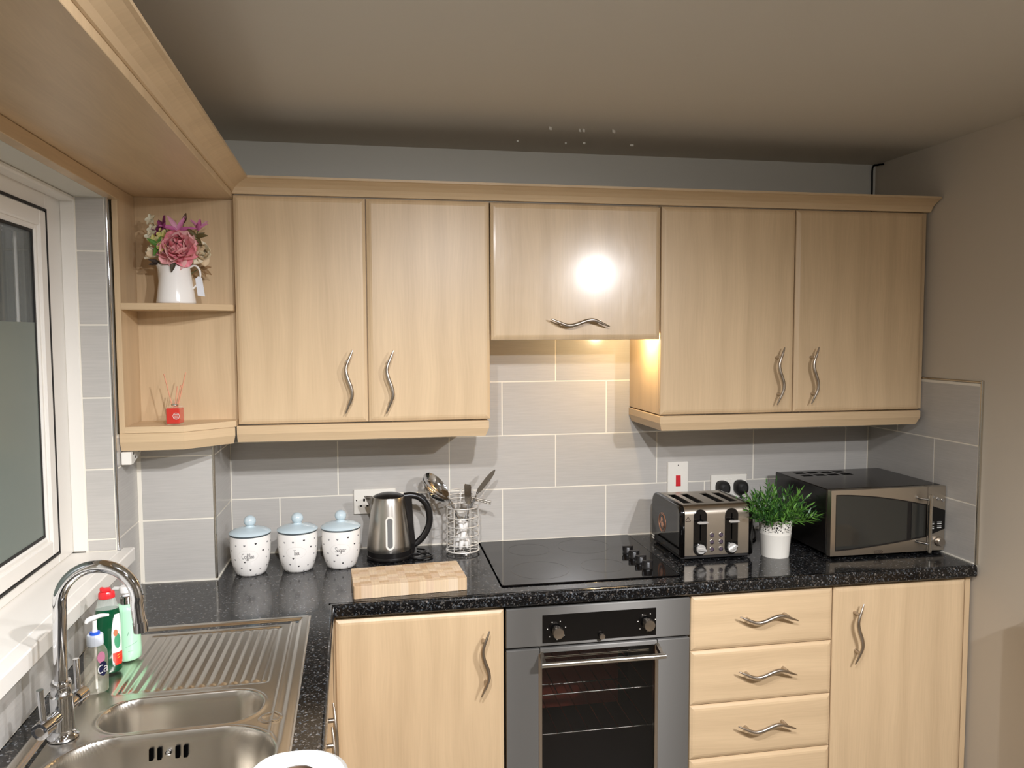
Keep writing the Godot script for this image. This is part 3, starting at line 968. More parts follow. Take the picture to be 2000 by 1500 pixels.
func hob():
	var t = thing("hob", "black glass electric hob set in the worktop over the oven", "hob", Vector3(1.0, T, 0.26))
	var o = t.position
	var sh = Sh.new(o)
	sh.extrude(rrect(0.7125, 1.2865, 0.009, 0.519, 0.008, 4), T - 0.003, T + 0.0045, 0.0016)
	part("glass_plate", sh, M.hob, t)
	part("edge_trim", Sh.new(o).extrude(rrect(0.7085, 1.29, 0.006, 0.523, 0.009, 4), T - 0.004, T + 0.0016), M.void_, t)
	for c in [[0.86, 0.385, 0.094], [1.075, 0.375, 0.074], [0.87, 0.145, 0.074], [1.075, 0.135, 0.094]]:
		var rg = Sh.new(o)
		rg.lathe([Vector2(c[2], 0), Vector2(c[2], 0.00025), Vector2(c[2] - 0.0012, 0.00025), Vector2(c[2] - 0.0012, 0)], 64, Vector3(c[0], T + 0.0045, c[1]))
		part("cooking_zone", rg, M.ring, t)
	for k in 4:
		var c = Vector3(1.2035 + 0.0025 * k, T + 0.0045, 0.25 + 0.0605 * k)
		var kn = Sh.new(o)
		kn.lathe([Vector2(0.0175, 0), Vector2(0.0175, 0.006), Vector2(0.0155, 0.009), Vector2(0.015, 0.021), Vector2(0.0135, 0.023), Vector2(0, 0.0235)], 26, c)
		kn.box(c + Vector3(-0.0185, 0.009, -0.0048), c + Vector3(0.0185, 0.0262, 0.0048), 0.0014)
		part("knob", kn, M.black, t)

func sink():
	var o = Vector3(-0.1, T, 1.15)
	var t = thing("sink", "stainless steel sink with a ribbed drainer, half bowl and main bowl", "sink", o, "", true)
	var x0 = -0.349
	var x1 = 0.149
	var z0 = 0.672
	var z1 = 1.66
	var rr = func(x, z, cx, cz, hx, hz, r):
		var q = Vector2(abs(x - cx) - hx + r, abs(z - cz) - hz + r)
		return Vector2(max(q.x, 0), max(q.y, 0)).length() + min(max(q.x, q.y), 0.0) - r
	var ss = func(a, b, v): return smoothstep(a, b, v)
	var hgt = func(x, z):
		var d = rr.call(x, z, (x0 + x1) / 2, (z0 + z1) / 2, (x1 - x0) / 2, (z1 - z0) / 2, 0.012)
		var y = 0.0038 * ss.call(0.0, -0.005, d) - 0.0045 * ss.call(-0.02, -0.031, d)
		# right-hand flat lies between two fine ridges
		if x > 0.05:
			y += 0.003 * exp(-pow((x - 0.104) / 0.004, 2)) * ss.call(0.70, 0.72, z)
		# drainer
		var ed = rr.call(x, z, -0.085, 0.905, 0.165, 0.172, 0.012)
		var inn = ss.call(0.0, -0.01, ed)
		var slant = 0.028 * (z - 0.9)
		y += inn * (-0.0028 + 0.0032 * pow(0.5 + 0.5 * cos(TAU * (x + slant + 0.25) / 0.0232), 0.6) * ss.call(-0.004, -0.02, ed))
		# bowls
		var b1 = rr.call(x, z, -0.082, 1.1765, 0.156, 0.0705, 0.066)
		var b2 = rr.call(x, z, -0.082, 1.455, 0.198, 0.187, 0.11)
		y += 0.0015 * exp(-pow((b1 - 0.006) / 0.004, 2)) + 0.0015 * exp(-pow((b2 - 0.006) / 0.004, 2))
		y -= 0.12 * ss.call(0.003, -0.022, b1) + 0.17 * ss.call(0.003, -0.026, b2)
		y -= 0.010 * ss.call(-0.02, -0.05, b1) + 0.012 * ss.call(-0.024, -0.06, b2)
		# pressed ring by the bowls
		var e = Vector2((x - 0.0985), (z - 1.247) * 1.0).length()
		y += 0.0024 * exp(-pow((e - 0.019) / 0.0026, 2))
		return y
	var sx = 0.0032
	var nx = int((x1 - x0) / sx)
	var nz = int((z1 - z0) / sx)
	var hs = PackedFloat32Array()
	for j in nz + 1:
		for i in nx + 1:
			hs.append(hgt.call(x0 + (x1 - x0) * i / nx, z0 + (z1 - z0) * j / nz))
	var st = SurfaceTool.new()
	st.begin(Mesh.PRIMITIVE_TRIANGLES)
	for j in nz + 1:
		for i in nx + 1:
			var x = x0 + (x1 - x0) * i / nx
			var z = z0 + (z1 - z0) * j / nz
			var i0 = max(i - 1, 0); var i1 = min(i + 1, nx); var j0 = max(j - 1, 0); var j1 = min(j + 1, nz)
			var gx = (hs[j * (nx + 1) + i1] - hs[j * (nx + 1) + i0]) / ((i1 - i0) * (x1 - x0) / nx)
			var gz = (hs[j1 * (nx + 1) + i] - hs[j0 * (nx + 1) + i]) / ((j1 - j0) * (z1 - z0) / nz)
			st.set_normal(Vector3(-gx, 1, -gz).normalized())
			st.set_uv(Vector2(x, z))
			st.add_vertex(Vector3(x, T + hs[j * (nx + 1) + i] + 0.0005, z) - o)
	for j in nz:
		for i in nx:
			var a = j * (nx + 1) + i
			for k in [a, a + 1, a + nx + 2, a, a + nx + 2, a + nx + 1]: st.add_index(k)
	part("basin_sheet", st.commit(), M.sink, t)
	for k in [-0.0315, -0.0165, 0.0165, 0.0315]:
		var x = -0.09 + k
		var sl = Sh.new(o)
		sl.tube([Vector3(x, T - 0.024, 1.2762), Vector3(x, T - 0.045, 1.2795)], 0.0042, 10, false, Vector3(0, 0, 1))
		part("overflow_slot", sl, M.void_, t)
	part("overflow_screw", Sh.new(o).ball(Vector3(-0.09, T - 0.034, 1.278), 0.006, 12), M.chrome, t)

func tap():
	var b = Vector3(-0.268, T + 0.001, 1.24)
	var t = thing("mixer_tap", "tall chrome swan-neck mixer tap with two lever handles by the sink", "tap", b)
	var sh = Sh.new(b)
	sh.lathe([Vector2(0.0, 0), Vector2(0.027, 0.0), Vector2(0.0275, 0.004), Vector2(0.0225, 0.009), Vector2(0.0205, 0.02), Vector2(0.0205, 0.083), Vector2(0.0175, 0.086), Vector2(0.0175, 0.088), Vector2(0.0185, 0.09), Vector2(0.0185, 0.108), Vector2(0.0165, 0.112), Vector2(0, 0.112)], 32, b)
	part("body", sh, M.chrome, t)
	sh = Sh.new(b)
	var pts = [b + Vector3(0, 0.108, 0), b + Vector3(0.001, 0.18, 0), b + Vector3(0.003, 0.245, 0)]
	var R = 0.0695
	var c = b + Vector3(0.003 + R, 0.262, 0)
	for k in 17:
		var a = PI - (PI + 0.15) * k / 16.0
		pts.append(c + Vector3(cos(a) * R, sin(a) * R, 0.0))
	var last = pts[-1]
	pts.append(last + Vector3(0.004, -0.036, 0))
	part("spout", sh.tube(smooth(pts, 3), 0.0122, 18), M.chrome, t)
	var tip = last + Vector3(0.004, -0.034, 0)
	part("aerator", Sh.new(b).tube([tip, tip + Vector3(0.002, -0.02, 0)], 0.0134, 20), M.chrome, t)
	for s in [1, -1]:
		var d = Vector3(-0.25, -0.1, 1.0).normalized() if s > 0 else Vector3(0.22, 0.12, -1.0).normalized()
		var q = b + Vector3(0, 0.05, 0)
		var v = Sh.new(b)
		v.tube([q, q + d * 0.04], 0.0125, 18)
		v.tube([q + d * 0.041, q + d * 0.066], 0.0165, 22)
		var vv = part("valve", v, M.chrome, t)
		var e = q + d * 0.053
		part("lever", Sh.new(b).tube([e + Vector3(0, 0.01, 0), e + Vector3(-0.003, 0.075, 0.004 * s)], [0.0055, 0.0062], 12), M.chrome, vv)
		part("cap", Sh.new(b).tube([q + d * 0.0655, q + d * 0.0672], 0.0085, 18), M.nickel, vv)

func sockets():
	var plate = func(t, x0, x1, y0, y1):
		part("plate", Sh.new(t.position).box(Vector3(x0, y0, 0.0005), Vector3(x1, y1, 0.0095), 0.002), M.white, t)
	var t = thing("cooker_switch", "tall white cooker switch with a red rocker on the tiles behind the toaster", "switch", Vector3(1.487, 1.116, 0.0))
	plate.call(t, 1.4454, 1.5292, 1.043, 1.189)
	var rk = Sh.new(t.position)
	rk.loops([[Vector3(1.4775, 1.094, 0.009), Vector3(1.4775, 1.137, 0.009), Vector3(1.498, 1.137, 0.009), Vector3(1.498, 1.094, 0.009)], [Vector3(1.4785, 1.095, 0.013), Vector3(1.4785, 1.136, 0.0105), Vector3(1.497, 1.136, 0.0105), Vector3(1.497, 1.095, 0.013)]])
	part("rocker", rk, mat(c8(206, 42, 52), 0.25), t)
	part("screw", Sh.new(t.position).tube([Vector3(1.4872, 1.176, 0.009), Vector3(1.4872, 1.176, 0.0102)], 0.0022, 10), M.gap, t)
	var holes = func(t, cx, cy):
		for q in [[-0.0035, 0.0065, 0.0035, 0.0165], [-0.0155, -0.0125, -0.0075, -0.0075], [0.0075, -0.0125, 0.0155, -0.0075]]: part("pin_slot", Sh.new(t.position).box(Vector3(cx + q[0], cy + q[1], 0.008), Vector3(cx + q[2], cy + q[3], 0.0098)), M.void_, t)
	t = thing("double_socket", "white double socket half hidden behind the kettle", "socket", Vector3(0.331, 1.083, 0.0))
	plate.call(t, 0.2568, 0.406, 1.0385, 1.1275)
	holes.call(t, 0.2935, 1.078)
	holes.call(t, 0.3695, 1.078)
	part("switch", Sh.new(t.position).box(Vector3(0.3105, 1.089, 0.009), Vector3(0.3165, 1.104, 0.0115), 0.001), M.white, t)
	part("switch", Sh.new(t.position).box(Vector3(0.3465, 1.089, 0.009), Vector3(0.3525, 1.104, 0.0115), 0.001), M.white, t)
	part("screw", Sh.new(t.position).tube([Vector3(0.2665, 1.089, 0.009), Vector3(0.2665, 1.089, 0.0102)], 0.0025, 10), M.gap, t)
	t = thing("double_socket", "white double socket with two black plugs, between toaster and plant", "socket", Vector3(1.699, 1.085, 0.0))
	plate.call(t, 1.6241, 1.7736, 1.0385, 1.1315)
	for x in [1.687, 1.706]: part("switch", Sh.new(t.position).box(Vector3(x - 0.0045, 1.096, 0.009), Vector3(x + 0.0045, 1.117, 0.0112), 0.001), M.white, t)
	for k in [[1.6665, "black plug in the left half of the double socket behind the toaster"], [1.7415, "black plug in the right half of the double socket, its cord hanging down"]]:
		var c = Vector3(k[0], 1.0845, 0.0098)
		var pl = thing("plug", k[1], "plug", c)
		var sh = Sh.new(c)
		var ls = []
		for q in [[1.0, 0.0], [1.0, 0.012], [0.97, 0.024], [0.8, 0.037], [0.45, 0.042]]:
			var l = []
			for i in 20:
				var a = TAU * i / 20
				var v = Vector2(cos(a), sin(a))
				var r = 0.026 * (1.0 + 0.08 * cos(4 * a + PI) * 0.6)
				l.append(c + Vector3(v.x * r * 1.02, v.y * r + (0.0 if v.y > -0.3 else -0.004) + 0.001, 0) * 1.0 * q[0] + Vector3(0, 0, q[1]))
			ls.append(l)
		sh.loops(ls, 1)
		part("body", sh, M.matt_black, pl)
		part("cord", Sh.new(c).tube(smooth([c + Vector3(0, -0.024, 0.014), c + Vector3(0.001, -0.045, 0.014), c + Vector3(0.003, -0.08, 0.016), c + Vector3(-0.003, -0.13, 0.02), c + Vector3(-0.012, -0.165, 0.05)], 5), 0.0042, 8), M.matt_black, pl)
	# toaster flex lying between toaster and plant pot
	t = thing("flex", "black flex looped on the worktop between toaster and white plant pot", "cord", Vector3(1.66, T, 0.2))
	var fx = Sh.new(t.position)
	fx.tube(smooth([Vector3(1.62, 1.005, 0.2), Vector3(1.66, 0.999, 0.17), Vector3(1.70, 1.004, 0.12), Vector3(1.74, 0.985, 0.08), Vector3(1.76, 0.93, 0.1), Vector3(1.72, T + 0.005, 0.17), Vector3(1.64, T + 0.005, 0.19), Vector3(1.6, T + 0.005, 0.14), Vector3(1.65, T + 0.005, 0.1), Vector3(1.71, T + 0.005, 0.12)], 6), 0.0036, 8)
	part("cord", fx, M.matt_black, t)

# ---- canister print
func stroke(im, pts, r, col):
	var sm = smooth(pts, 10)
	for k in sm.size() - 1:
		var n = int(sm[k].distance_to(sm[k + 1]) / 0.7) + 1
		for j in n:
			var q = sm[k].lerp(sm[k + 1], float(j) / n)
			disc(im, q, r, col)

func disc(im, q, r, col):
	for y in range(int(q.y - r), int(q.y + r) + 2):
		for x in range(int(q.x - r), int(q.x + r) + 2):
			var a = clamp(r + 0.5 - Vector2(x, y).distance_to(q), 0, 1)
			if a > 0 and y >= 0 and y < im.get_height():
				var xx = posmod(x, im.get_width())
				im.set_pixel(xx, y, im.get_pixel(xx, y).lerp(col, a))

func heart(im, c, s, col):
	for y in range(-int(s) - 1, int(s) + 2):
		for x in range(-int(s) - 1, int(s) + 2):
			var u = x / s
			var v = -y / s + 0.15
			var f = pow(u * u + v * v - 0.5, 3) - u * u * v * v * v * 1.1
			if f < 0:
				var xx = posmod(int(c.x) + x, im.get_width())
				im.set_pixel(xx, clamp(int(c.y) + y, 0, im.get_height() - 1), col)

const LETTERS = {
	"C": [[[46, 22], [34, 8], [16, 22], [8, 55], [16, 88], [32, 94], [48, 80]], 52],
	"o": [[[26, 46], [10, 52], [6, 74], [16, 92], [32, 84], [36, 62], [26, 46], [40, 52]], 40],
	"f": [[[2, 80], [20, 60], [30, 26], [24, 6], [14, 24], [14, 80], [10, 122], [2, 116], [12, 92], [34, 84]], 32],
	"e": [[[4, 74], [24, 72], [30, 56], [18, 46], [6, 64], [10, 88], [24, 92], [36, 80]], 36],
	"T": [[[2, 14], [30, 8], [62, 12]], 38],
	"a": [[[34, 52], [18, 46], [6, 64], [10, 90], [26, 86], [34, 54], [34, 84], [44, 90]], 46],
	"S": [[[44, 18], [28, 6], [10, 22], [18, 44], [38, 58], [42, 80], [24, 94], [4, 82]], 48],
	"u": [[[4, 48], [4, 78], [14, 92], [28, 82], [32, 48], [32, 80], [40, 90]], 42],
	"g": [[[34, 52], [18, 46], [6, 64], [12, 88], [28, 82], [34, 52], [32, 110], [18, 128], [4, 116], [40, 84]], 42],
	"r": [[[4, 50], [10, 58], [8, 90], [12, 62], [24, 48], [34, 54]], 36],
}

func print_image(word):
	var w = 1024
	var h = 512
	var im = Image.create(w, h, false, Image.FORMAT_RGB8)
	im.fill(c8(248, 244, 238))
	var r = RandomNumberGenerator.new(); r.seed = 31
	var greys = [c8(54, 52, 54), c8(130, 128, 128), c8(168, 166, 164)]
	var i = 0
	for row in 6:
		for k in 11:
			var c = Vector2((k + 0.5 * (row % 2) + r.randf_range(-0.2, 0.2)) * w / 11.0 + 26, 70 + row * 76 + r.randf_range(-14, 14))
			i += 1
			if abs(c.x - w / 2) < 92 and abs(c.y - 172) < 50: continue
			heart(im, c, 10.5, greys[[0, 1, 2, 1, 0, 2, 1][i % 7]])
	var width = 0.0
	var sc = 0.56
	for ch in word: width += LETTERS[ch][1] * sc * 0.8
	var x = w / 2 - width / 2
	var ink = c8(120, 116, 114)
	# faint oval round the word
	var ov = []
	for k in 25: ov.append(Vector2(w / 2, 172) + Vector2(cos(TAU * k / 24) * 84, sin(TAU * k / 24) * 54))
	stroke(im, ov, 0.8, c8(226, 220, 210))
	for ch in word:
		var pts = []
		for q in LETTERS[ch][0]: pts.append(Vector2(x + q[0] * sc * 0.8, 142 + q[1] * sc))
		stroke(im, pts, 1.9, ink)
		if ch == "T":
			stroke(im, [Vector2(x + 26 * sc, 149), Vector2(x + 24 * sc, 176), Vector2(x + 22 * sc, 194)], 1.9, ink)
		x += LETTERS[ch][1] * sc * 0.8
	return ImageTexture.create_from_image(im)

func canisters():
	for q in [["Coffee", Vector3(-0.0695, T, 0.2215), "reading Coffee, first of three beside the tiled pier"], ["Tea", Vector3(0.0785, T, 0.208), "reading Tea, between the coffee and sugar jars"], ["Sugar", Vector3(0.2180, T, 0.1985), "reading Sugar, next to the kettle"]]:
		var t = thing("storage_canister", "white heart-patterned jar with pale blue lid " + q[2], "canister", q[1], "storage jars with blue lids")
		var prof = [Vector2(0, 0.001), Vector2(0.042, 0.0), Vector2(0.0455, 0.002), Vector2(0.0492, 0.009), Vector2(0.0548, 0.024), Vector2(0.0600, 0.045), Vector2(0.0629, 0.07), Vector2(0.0640, 0.097), Vector2(0.0640, 0.116), Vector2(0.0632, 0.1305), Vector2(0.0605, 0.1325), Vector2(0, 0.1325)]
		var m = mat(Color.WHITE, 0.1)
		m.albedo_texture = print_image(q[0])
		var body = Sh.new()
		body.lathe(prof.slice(0, 10), 56, Vector3.ZERO, true, 60.0)
		# stretch v over the wall only
		part("body", body, m, t)
		part("rim", Sh.new().lathe([Vector2(0.0615, 0.128), Vector2(0.0642, 0.129), Vector2(0.0644, 0.133), Vector2(0.05, 0.133)], 48), mat(c8(70, 80, 84), 0.3), t)
		var lid = Sh.new()
		lid.lathe([Vector2(0.05, 0.1331), Vector2(0.0648, 0.1331), Vector2(0.0662, 0.135), Vector2(0.0652, 0.1372), Vector2(0.055, 0.1432), Vector2(0.040, 0.1482), Vector2(0.025, 0.1512), Vector2(0.0165, 0.1525), Vector2(0.0135, 0.1545), Vector2(0.013, 0.157), Vector2(0.0, 0.157)], 48, Vector3.ZERO, false, 50)
		var l = part("lid", lid, M.blue, t)
		part("knob", Sh.new().ball(Vector3(0.0, 0.1712, 0), 0.0195, 20, 0.94), M.blue, l)

func kettle():
	var c = Vector3(0.379, T, 0.127)
	var t = thing("kettle", "brushed steel electric kettle with black lid, base and looped handle", "kettle", c)
	part("base", Sh.new().lathe([Vector2(0, 0.001), Vector2(0.074, 0.001), Vector2(0.0775, 0.004), Vector2(0.0785, 0.008), Vector2(0.077, 0.013), Vector2(0.0755, 0.014), Vector2(0.0755, 0.031), Vector2(0.0, 0.031)], 48), M.black, t)
	var body = Sh.new()
	body.lathe([Vector2(0.0745, 0.0305), Vector2(0.0765, 0.033), Vector2(0.0755, 0.05), Vector2(0.0712, 0.09), Vector2(0.0656, 0.14), Vector2(0.0588, 0.19), Vector2(0.0555, 0.214), Vector2(0.0545, 0.2155), Vector2(0.0525, 0.2155), Vector2(0.0515, 0.211), Vector2(0.0, 0.211)], 64, Vector3.ZERO, false, 50)
	part("body", body, M.steel_round, t)
	part("lid", Sh.new().lathe([Vector2(0.0512, 0.2105), Vector2(0.0512, 0.2155), Vector2(0.046, 0.2195), Vector2(0.03, 0.2245), Vector2(0.0, 0.2275)], 40), M.black, t)
	# pouring lip
	var sp = Sh.new()
	var a0 = Vector3(-0.057, 0.213, 0)
	sp.loops([[Vector3(-0.0565, 0.2135, 0.021), Vector3(-0.061, 0.165, 0.004), Vector3(-0.061, 0.165, -0.004), Vector3(-0.0565, 0.2135, -0.021), Vector3(-0.05, 0.2, 0)], [Vector3(-0.079, 0.2165, 0.0125), Vector3(-0.0665, 0.182, 0.0035), Vector3(-0.0665, 0.182, -0.0035), Vector3(-0.079, 0.2165, -0.0125), Vector3(-0.074, 0.207, 0)], [Vector3(-0.084, 0.2175, 0.004), Vector3(-0.07, 0.189, 0.002), Vector3(-0.07, 0.189, -0.002), Vector3(-0.084, 0.2175, -0.004), Vector3(-0.081, 0.212, 0)]], 1)
	part("spout", sp, M.steel_round, t)
	# handle: spine against the body, then the loop
	var h = Sh.new()
	h.tube(smooth([Vector3(0.052, 0.213, 0), Vector3(0.078, 0.2145, 0), Vector3(0.106, 0.206, 0), Vector3(0.130, 0.18, 0), Vector3(0.1405, 0.14, 0), Vector3(0.137, 0.105, 0), Vector3(0.121, 0.072, 0), Vector3(0.099, 0.049, 0), Vector3(0.0845, 0.041, 0)], 5), 0.0122, 12, false, Vector3(0, 0, 1), 0.95)
	var hd = part("handle", h, M.black, t)
	part("spine", Sh.new().loops([[Vector3(0.050, 0.2095, 0.0155), Vector3(0.079, 0.2105, 0.012), Vector3(0.079, 0.2105, -0.012), Vector3(0.050, 0.2095, -0.0155)], [Vector3(0.0615, 0.12, 0.018), Vector3(0.083, 0.12, 0.011), Vector3(0.083, 0.12, -0.011), Vector3(0.0615, 0.12, -0.018)], [Vector3(0.069, 0.05, 0.02), Vector3(0.0905, 0.045, 0.01), Vector3(0.0905, 0.045, -0.01), Vector3(0.069, 0.05, -0.02)], [Vector3(0.0735, 0.012, 0.02), Vector3(0.085, 0.012, 0.01), Vector3(0.085, 0.012, -0.01), Vector3(0.0735, 0.012, -0.02)]], -1), M.black, hd)
	part("switch", Sh.new().box(Vector3(-0.013, -0.006, -0.009), Vector3(0.013, 0.006, 0.009), 0.003), M.matt_black, hd).transform = Transform3D(Basis(Vector3(0, 0, 1), -0.75), Vector3(0.1185, 0.2065, 0))
	# water gauge: pill on the front of the wall
	var on_wall = func(x, y, out):
		var r = lerp(0.0755, 0.0588, (y - 0.05) / 0.14) + out
		var a = (x + 0.0015) / r
		return Vector3(sin(a) * r, y, cos(a) * r)
	for k in [["gauge_frame", 0.0165, 0.0, 0.0016, M.white], ["gauge", 0.0095, 0.003, 0.0021, mat(c8(120, 120, 118), 0.15)]]:
		var g = Sh.new()
		var lo = []
		var li = []
		for i in 28:
			var a = TAU * i / 28
			var y = 0.101 + (0.04 if sin(a) > 0 else -0.04) + sin(a) * k[1]
			lo.append(on_wall.call(cos(a) * k[1], y, -0.001))
			li.append(on_wall.call(cos(a) * k[1] * 0.9, y, k[3]))
		g.begin()
		for i in 28: g.quad(lo[i], lo[(i + 1) % 28], li[(i + 1) % 28], li[i], -1)
		var n = 14
		for i in n - 1:
			# strips between mirrored rim points
			pass
		var rim = []
		for i in 28: rim.append(i)
		var left = []
		var right = []
		for i in range(7, 22): left.append(li[i])
		for i in range(7, -8, -1): right.append(li[(i + 28) % 28])
		for i in 14: g.quad(left[i], left[i + 1], right[i + 1], right[i], -1)
		part(k[0], g, k[4], t)
	# flex at the side
	var fl = Sh.new()
	fl.tube(smooth([Vector3(0.074, 0.006, 0.01), Vector3(0.105, 0.012, 0.02), Vector3(0.132, 0.006, -0.005), Vector3(0.146, 0.005, 0.03), Vector3(0.12, 0.005, 0.052), Vector3(0.085, 0.005, 0.05), Vector3(0.08, 0.005, 0.025), Vector3(0.11, 0.008, 0.005), Vector3(0.128, 0.01, -0.03), Vector3(0.1, 0.005, -0.07)], 6), 0.0034, 8)
	part("flex", fl, M.black, t)

func utensil_rack():
	var c = Vector3(0.637, T, 0.113)
	var t = thing("utensil_rack", "round white wire utensil holder beside the hob", "utensil holder", c)
	for k in [[0.011, 0.0575], [0.034, 0.0565], [0.067, 0.0565], [0.099, 0.0565], [0.131, 0.0565], [0.165, 0.0555]]:
		var sh = Sh.new()
		sh.tube(circle(Vector3(0, k[0], 0), k[1], 40), 0.0023 if k[0] > 0.02 else 0.0032, 8, true)
		part("ring", sh, M.wire, t)
	for i in 6:
		var a = TAU * (i + 0.35) / 6
		var d = Vector3(sin(a), 0, cos(a))
		part("upright", Sh.new().tube([d * 0.0555 + Vector3(0, 0.008, 0), d * 0.055 + Vector3(0, 0.165, 0)], 0.0021, 8), M.wire, t)
	for s in [-1, 1]:
		var pts = []
		var ra = 0.0545
		for q in [[0.9, 0.165], [0.9, 0.205], [0.82, 0.215], [0.45, 0.217], [0.1, 0.215], [0.02, 0.205], [0.02, 0.165]]:
			var a = PI + s * q[0]
			pts.append(Vector3(sin(a) * ra, q[1], cos(a) * ra))
		part("back_loop", Sh.new().tube(smooth(pts, 5), 0.0021, 8), M.wire, t)
	for yy in [0.185, 0.2]:
		var pts = []
		for k in 13:
			var a = PI - 0.95 + 1.9 * k / 12
			pts.append(Vector3(sin(a) * 0.0545, yy, cos(a) * 0.0545))
		part("back_rail", Sh.new().tube(pts, 0.002, 8), M.wire, t)
	part("floor_mesh", Sh.new().tube([Vector3(-0.056, 0.011, 0), Vector3(0.056, 0.011, 0)], 0.0015, 6).tube([Vector3(0, 0.011, -0.056), Vector3(0, 0.011, 0.056)], 0.0015, 6).tube(circle(Vector3(0, 0.011, 0), 0.03, 24), 0.0015, 6, true), M.wire, t)
	for i in 4:
		var a = TAU * (i + 0.06) / 4
		part("foot", Sh.new().ball(Vector3(sin(a) * 0.056, 0.0048, cos(a) * 0.056), 0.0047, 12), M.wire, t)
	# utensils: foot point in the rack, neck where the ceramic handle ends, tip
	var ceramic_handle = func(o, sh_o, a, b):
		var d = (b - a)
		var pts = []
		for k in 9: pts.append(a + d * (k / 8.0))
		part("handle", Sh.new(sh_o).tube(pts, [0.004, 0.008, 0.0095, 0.0102, 0.0103, 0.0098, 0.009, 0.0078, 0.0062], 14), M.ceramic, o)
		part("ferrule", Sh.new(sh_o).tube([b, b + d.normalized() * 0.016], 0.0058, 12), M.chrome, o)
	var spec = [
		["slotted_spoon", "large steel slotted spoon leaning left over the kettle handle, rearmost of the rack", Vector3(0.024, 0.02, -0.012), Vector3(-0.016, 0.125, -0.02), Vector3(-0.0505, 0.198, -0.022)],
		["serving_spoon", "steel serving spoon seen edge-on under the slotted spoon, leaning left", Vector3(0.015, 0.018, 0.018), Vector3(-0.012, 0.118, 0.012), Vector3(-0.042, 0.192, 0.012)],
		["masher", "steel potato masher with slotted plate leaning right in the rack", Vector3(-0.024, 0.018, 0.004), Vector3(0.012, 0.115, 0.0), Vector3(0.034, 0.178, -0.01)],
		["fish_slice", "steel fish slice standing upright in the middle of the rack", Vector3(-0.012, 0.016, 0.026), Vector3(0.012, 0.115, 0.018), Vector3(0.0185, 0.175, 0.014)],
		["palette_knife", "narrow serrated steel knife reaching highest to the right in the rack", Vector3(-0.03, 0.016, -0.018), Vector3(0.01, 0.112, -0.012), Vector3(0.056, 0.214, -0.004)],
	]
	for k in spec:
		var o = thing(k[0], k[1], "utensil", c + k[2] * Vector3(1, 0, 1) + Vector3(0, 0.013, 0), "utensils in the wire holder")
		var so = o.position - c
		ceramic_handle.call(o, so, k[2], k[3])
		var d = (k[4] - k[3]).normalized()
		var nk = Sh.new(so).tube([k[3] + d * 0.014, k[4]], [0.004, 0.003], 10)
		part("shank", nk, M.chrome, o)
		var hd = Sh.new(so)
		var u = d
		match k[0]:
			"slotted_spoon", "serving_spoon":
				var big = k[0] == "slotted_spoon"
				var ln = 0.12 if big else 0.092
				var wd = 0.039 if big else 0.034
				var ax = Vector3(-0.72, 0.69, 0.05).normalized() if big else Vector3(-0.93, 0.34, 0.12).normalized()
				var nr = Vector3(0.55, 0.5, 0.67) if big else Vector3(0.3, 0.94, -0.02)
				nr = (nr - ax * nr.dot(ax)).normalized()
				var sd = ax.cross(nr)
				var cc = k[4] + ax * (ln * 0.5 - 0.004)
				var nu = 18
				var nv = 12
				var P = func(i, j, lift):
					var th = TAU * i / float(nu)
					var rr = j / float(nv)
					var x = cos(th) * rr * ln * 0.5
					var y = sin(th) * rr * wd * (1.0 + 0.12 * cos(th))
					return cc + ax * x + sd * y - nr * (0.017 * (1.0 - rr * rr) + lift)
				hd.begin()
				for i in nu:
					for j in nv:
						if big and j in [3, 4, 6, 7] and i % 3 == 0: continue
						hd.quad(P.call(i, j, 0.0), P.call(i, j + 1, 0.0), P.call(i + 1, j + 1, 0.0), P.call(i + 1, j, 0.0), 1)
						hd.quad(P.call(i + 1, j, 0.0012), P.call(i + 1, j + 1, 0.0012), P.call(i, j + 1, 0.0012), P.call(i, j, 0.0012), 2)
				for i in nu: hd.quad(P.call(i, nv, 0.0), P.call(i + 1, nv, 0.0), P.call(i + 1, nv, 0.0012), P.call(i, nv, 0.0012), 3)
				part("bowl", hd, M.chrome, o)
			"masher":
				var ax = Vector3(0.93, -0.2, 0.3).normalized()
				var sd = Vector3(-0.1, 0.35, 0.93).normalized()
				for s in 7:
					var q = k[4] + ax * (0.012 * s - 0.004) + Vector3(0.0, 0.012, 0.0)
					hd.tube([q - sd * 0.024, q + sd * 0.024], 0.0024, 8)
				hd.tube([k[4] + ax * -0.006 - sd * 0.024 + Vector3(0, 0.012, 0), k[4] + ax * 0.072 - sd * 0.024 + Vector3(0, 0.012, 0)], 0.003, 8)
				hd.tube([k[4] + ax * -0.006 + sd * 0.024 + Vector3(0, 0.012, 0), k[4] + ax * 0.072 + sd * 0.024 + Vector3(0, 0.012, 0)], 0.003, 8)
				part("plate", hd, M.satin, o)
			"fish_slice":
				var ls = []
				for q in [[0.0, 0.007], [0.01, 0.0155], [0.062, 0.0165], [0.07, 0.014]]:
					var m2 = k[4] + Vector3(-0.002, 1, -0.1).normalized() * q[0]
					var sd = Vector3(0.62, 0.0, 0.78)
					var th = Vector3(-0.78, 0, 0.62) * 0.0008
					ls.append([m2 - sd * q[1] - th, m2 + sd * q[1] - th, m2 + sd * q[1] + th, m2 - sd * q[1] + th])
				hd.loops(ls, -1)
				part("blade", hd, M.satin, o)
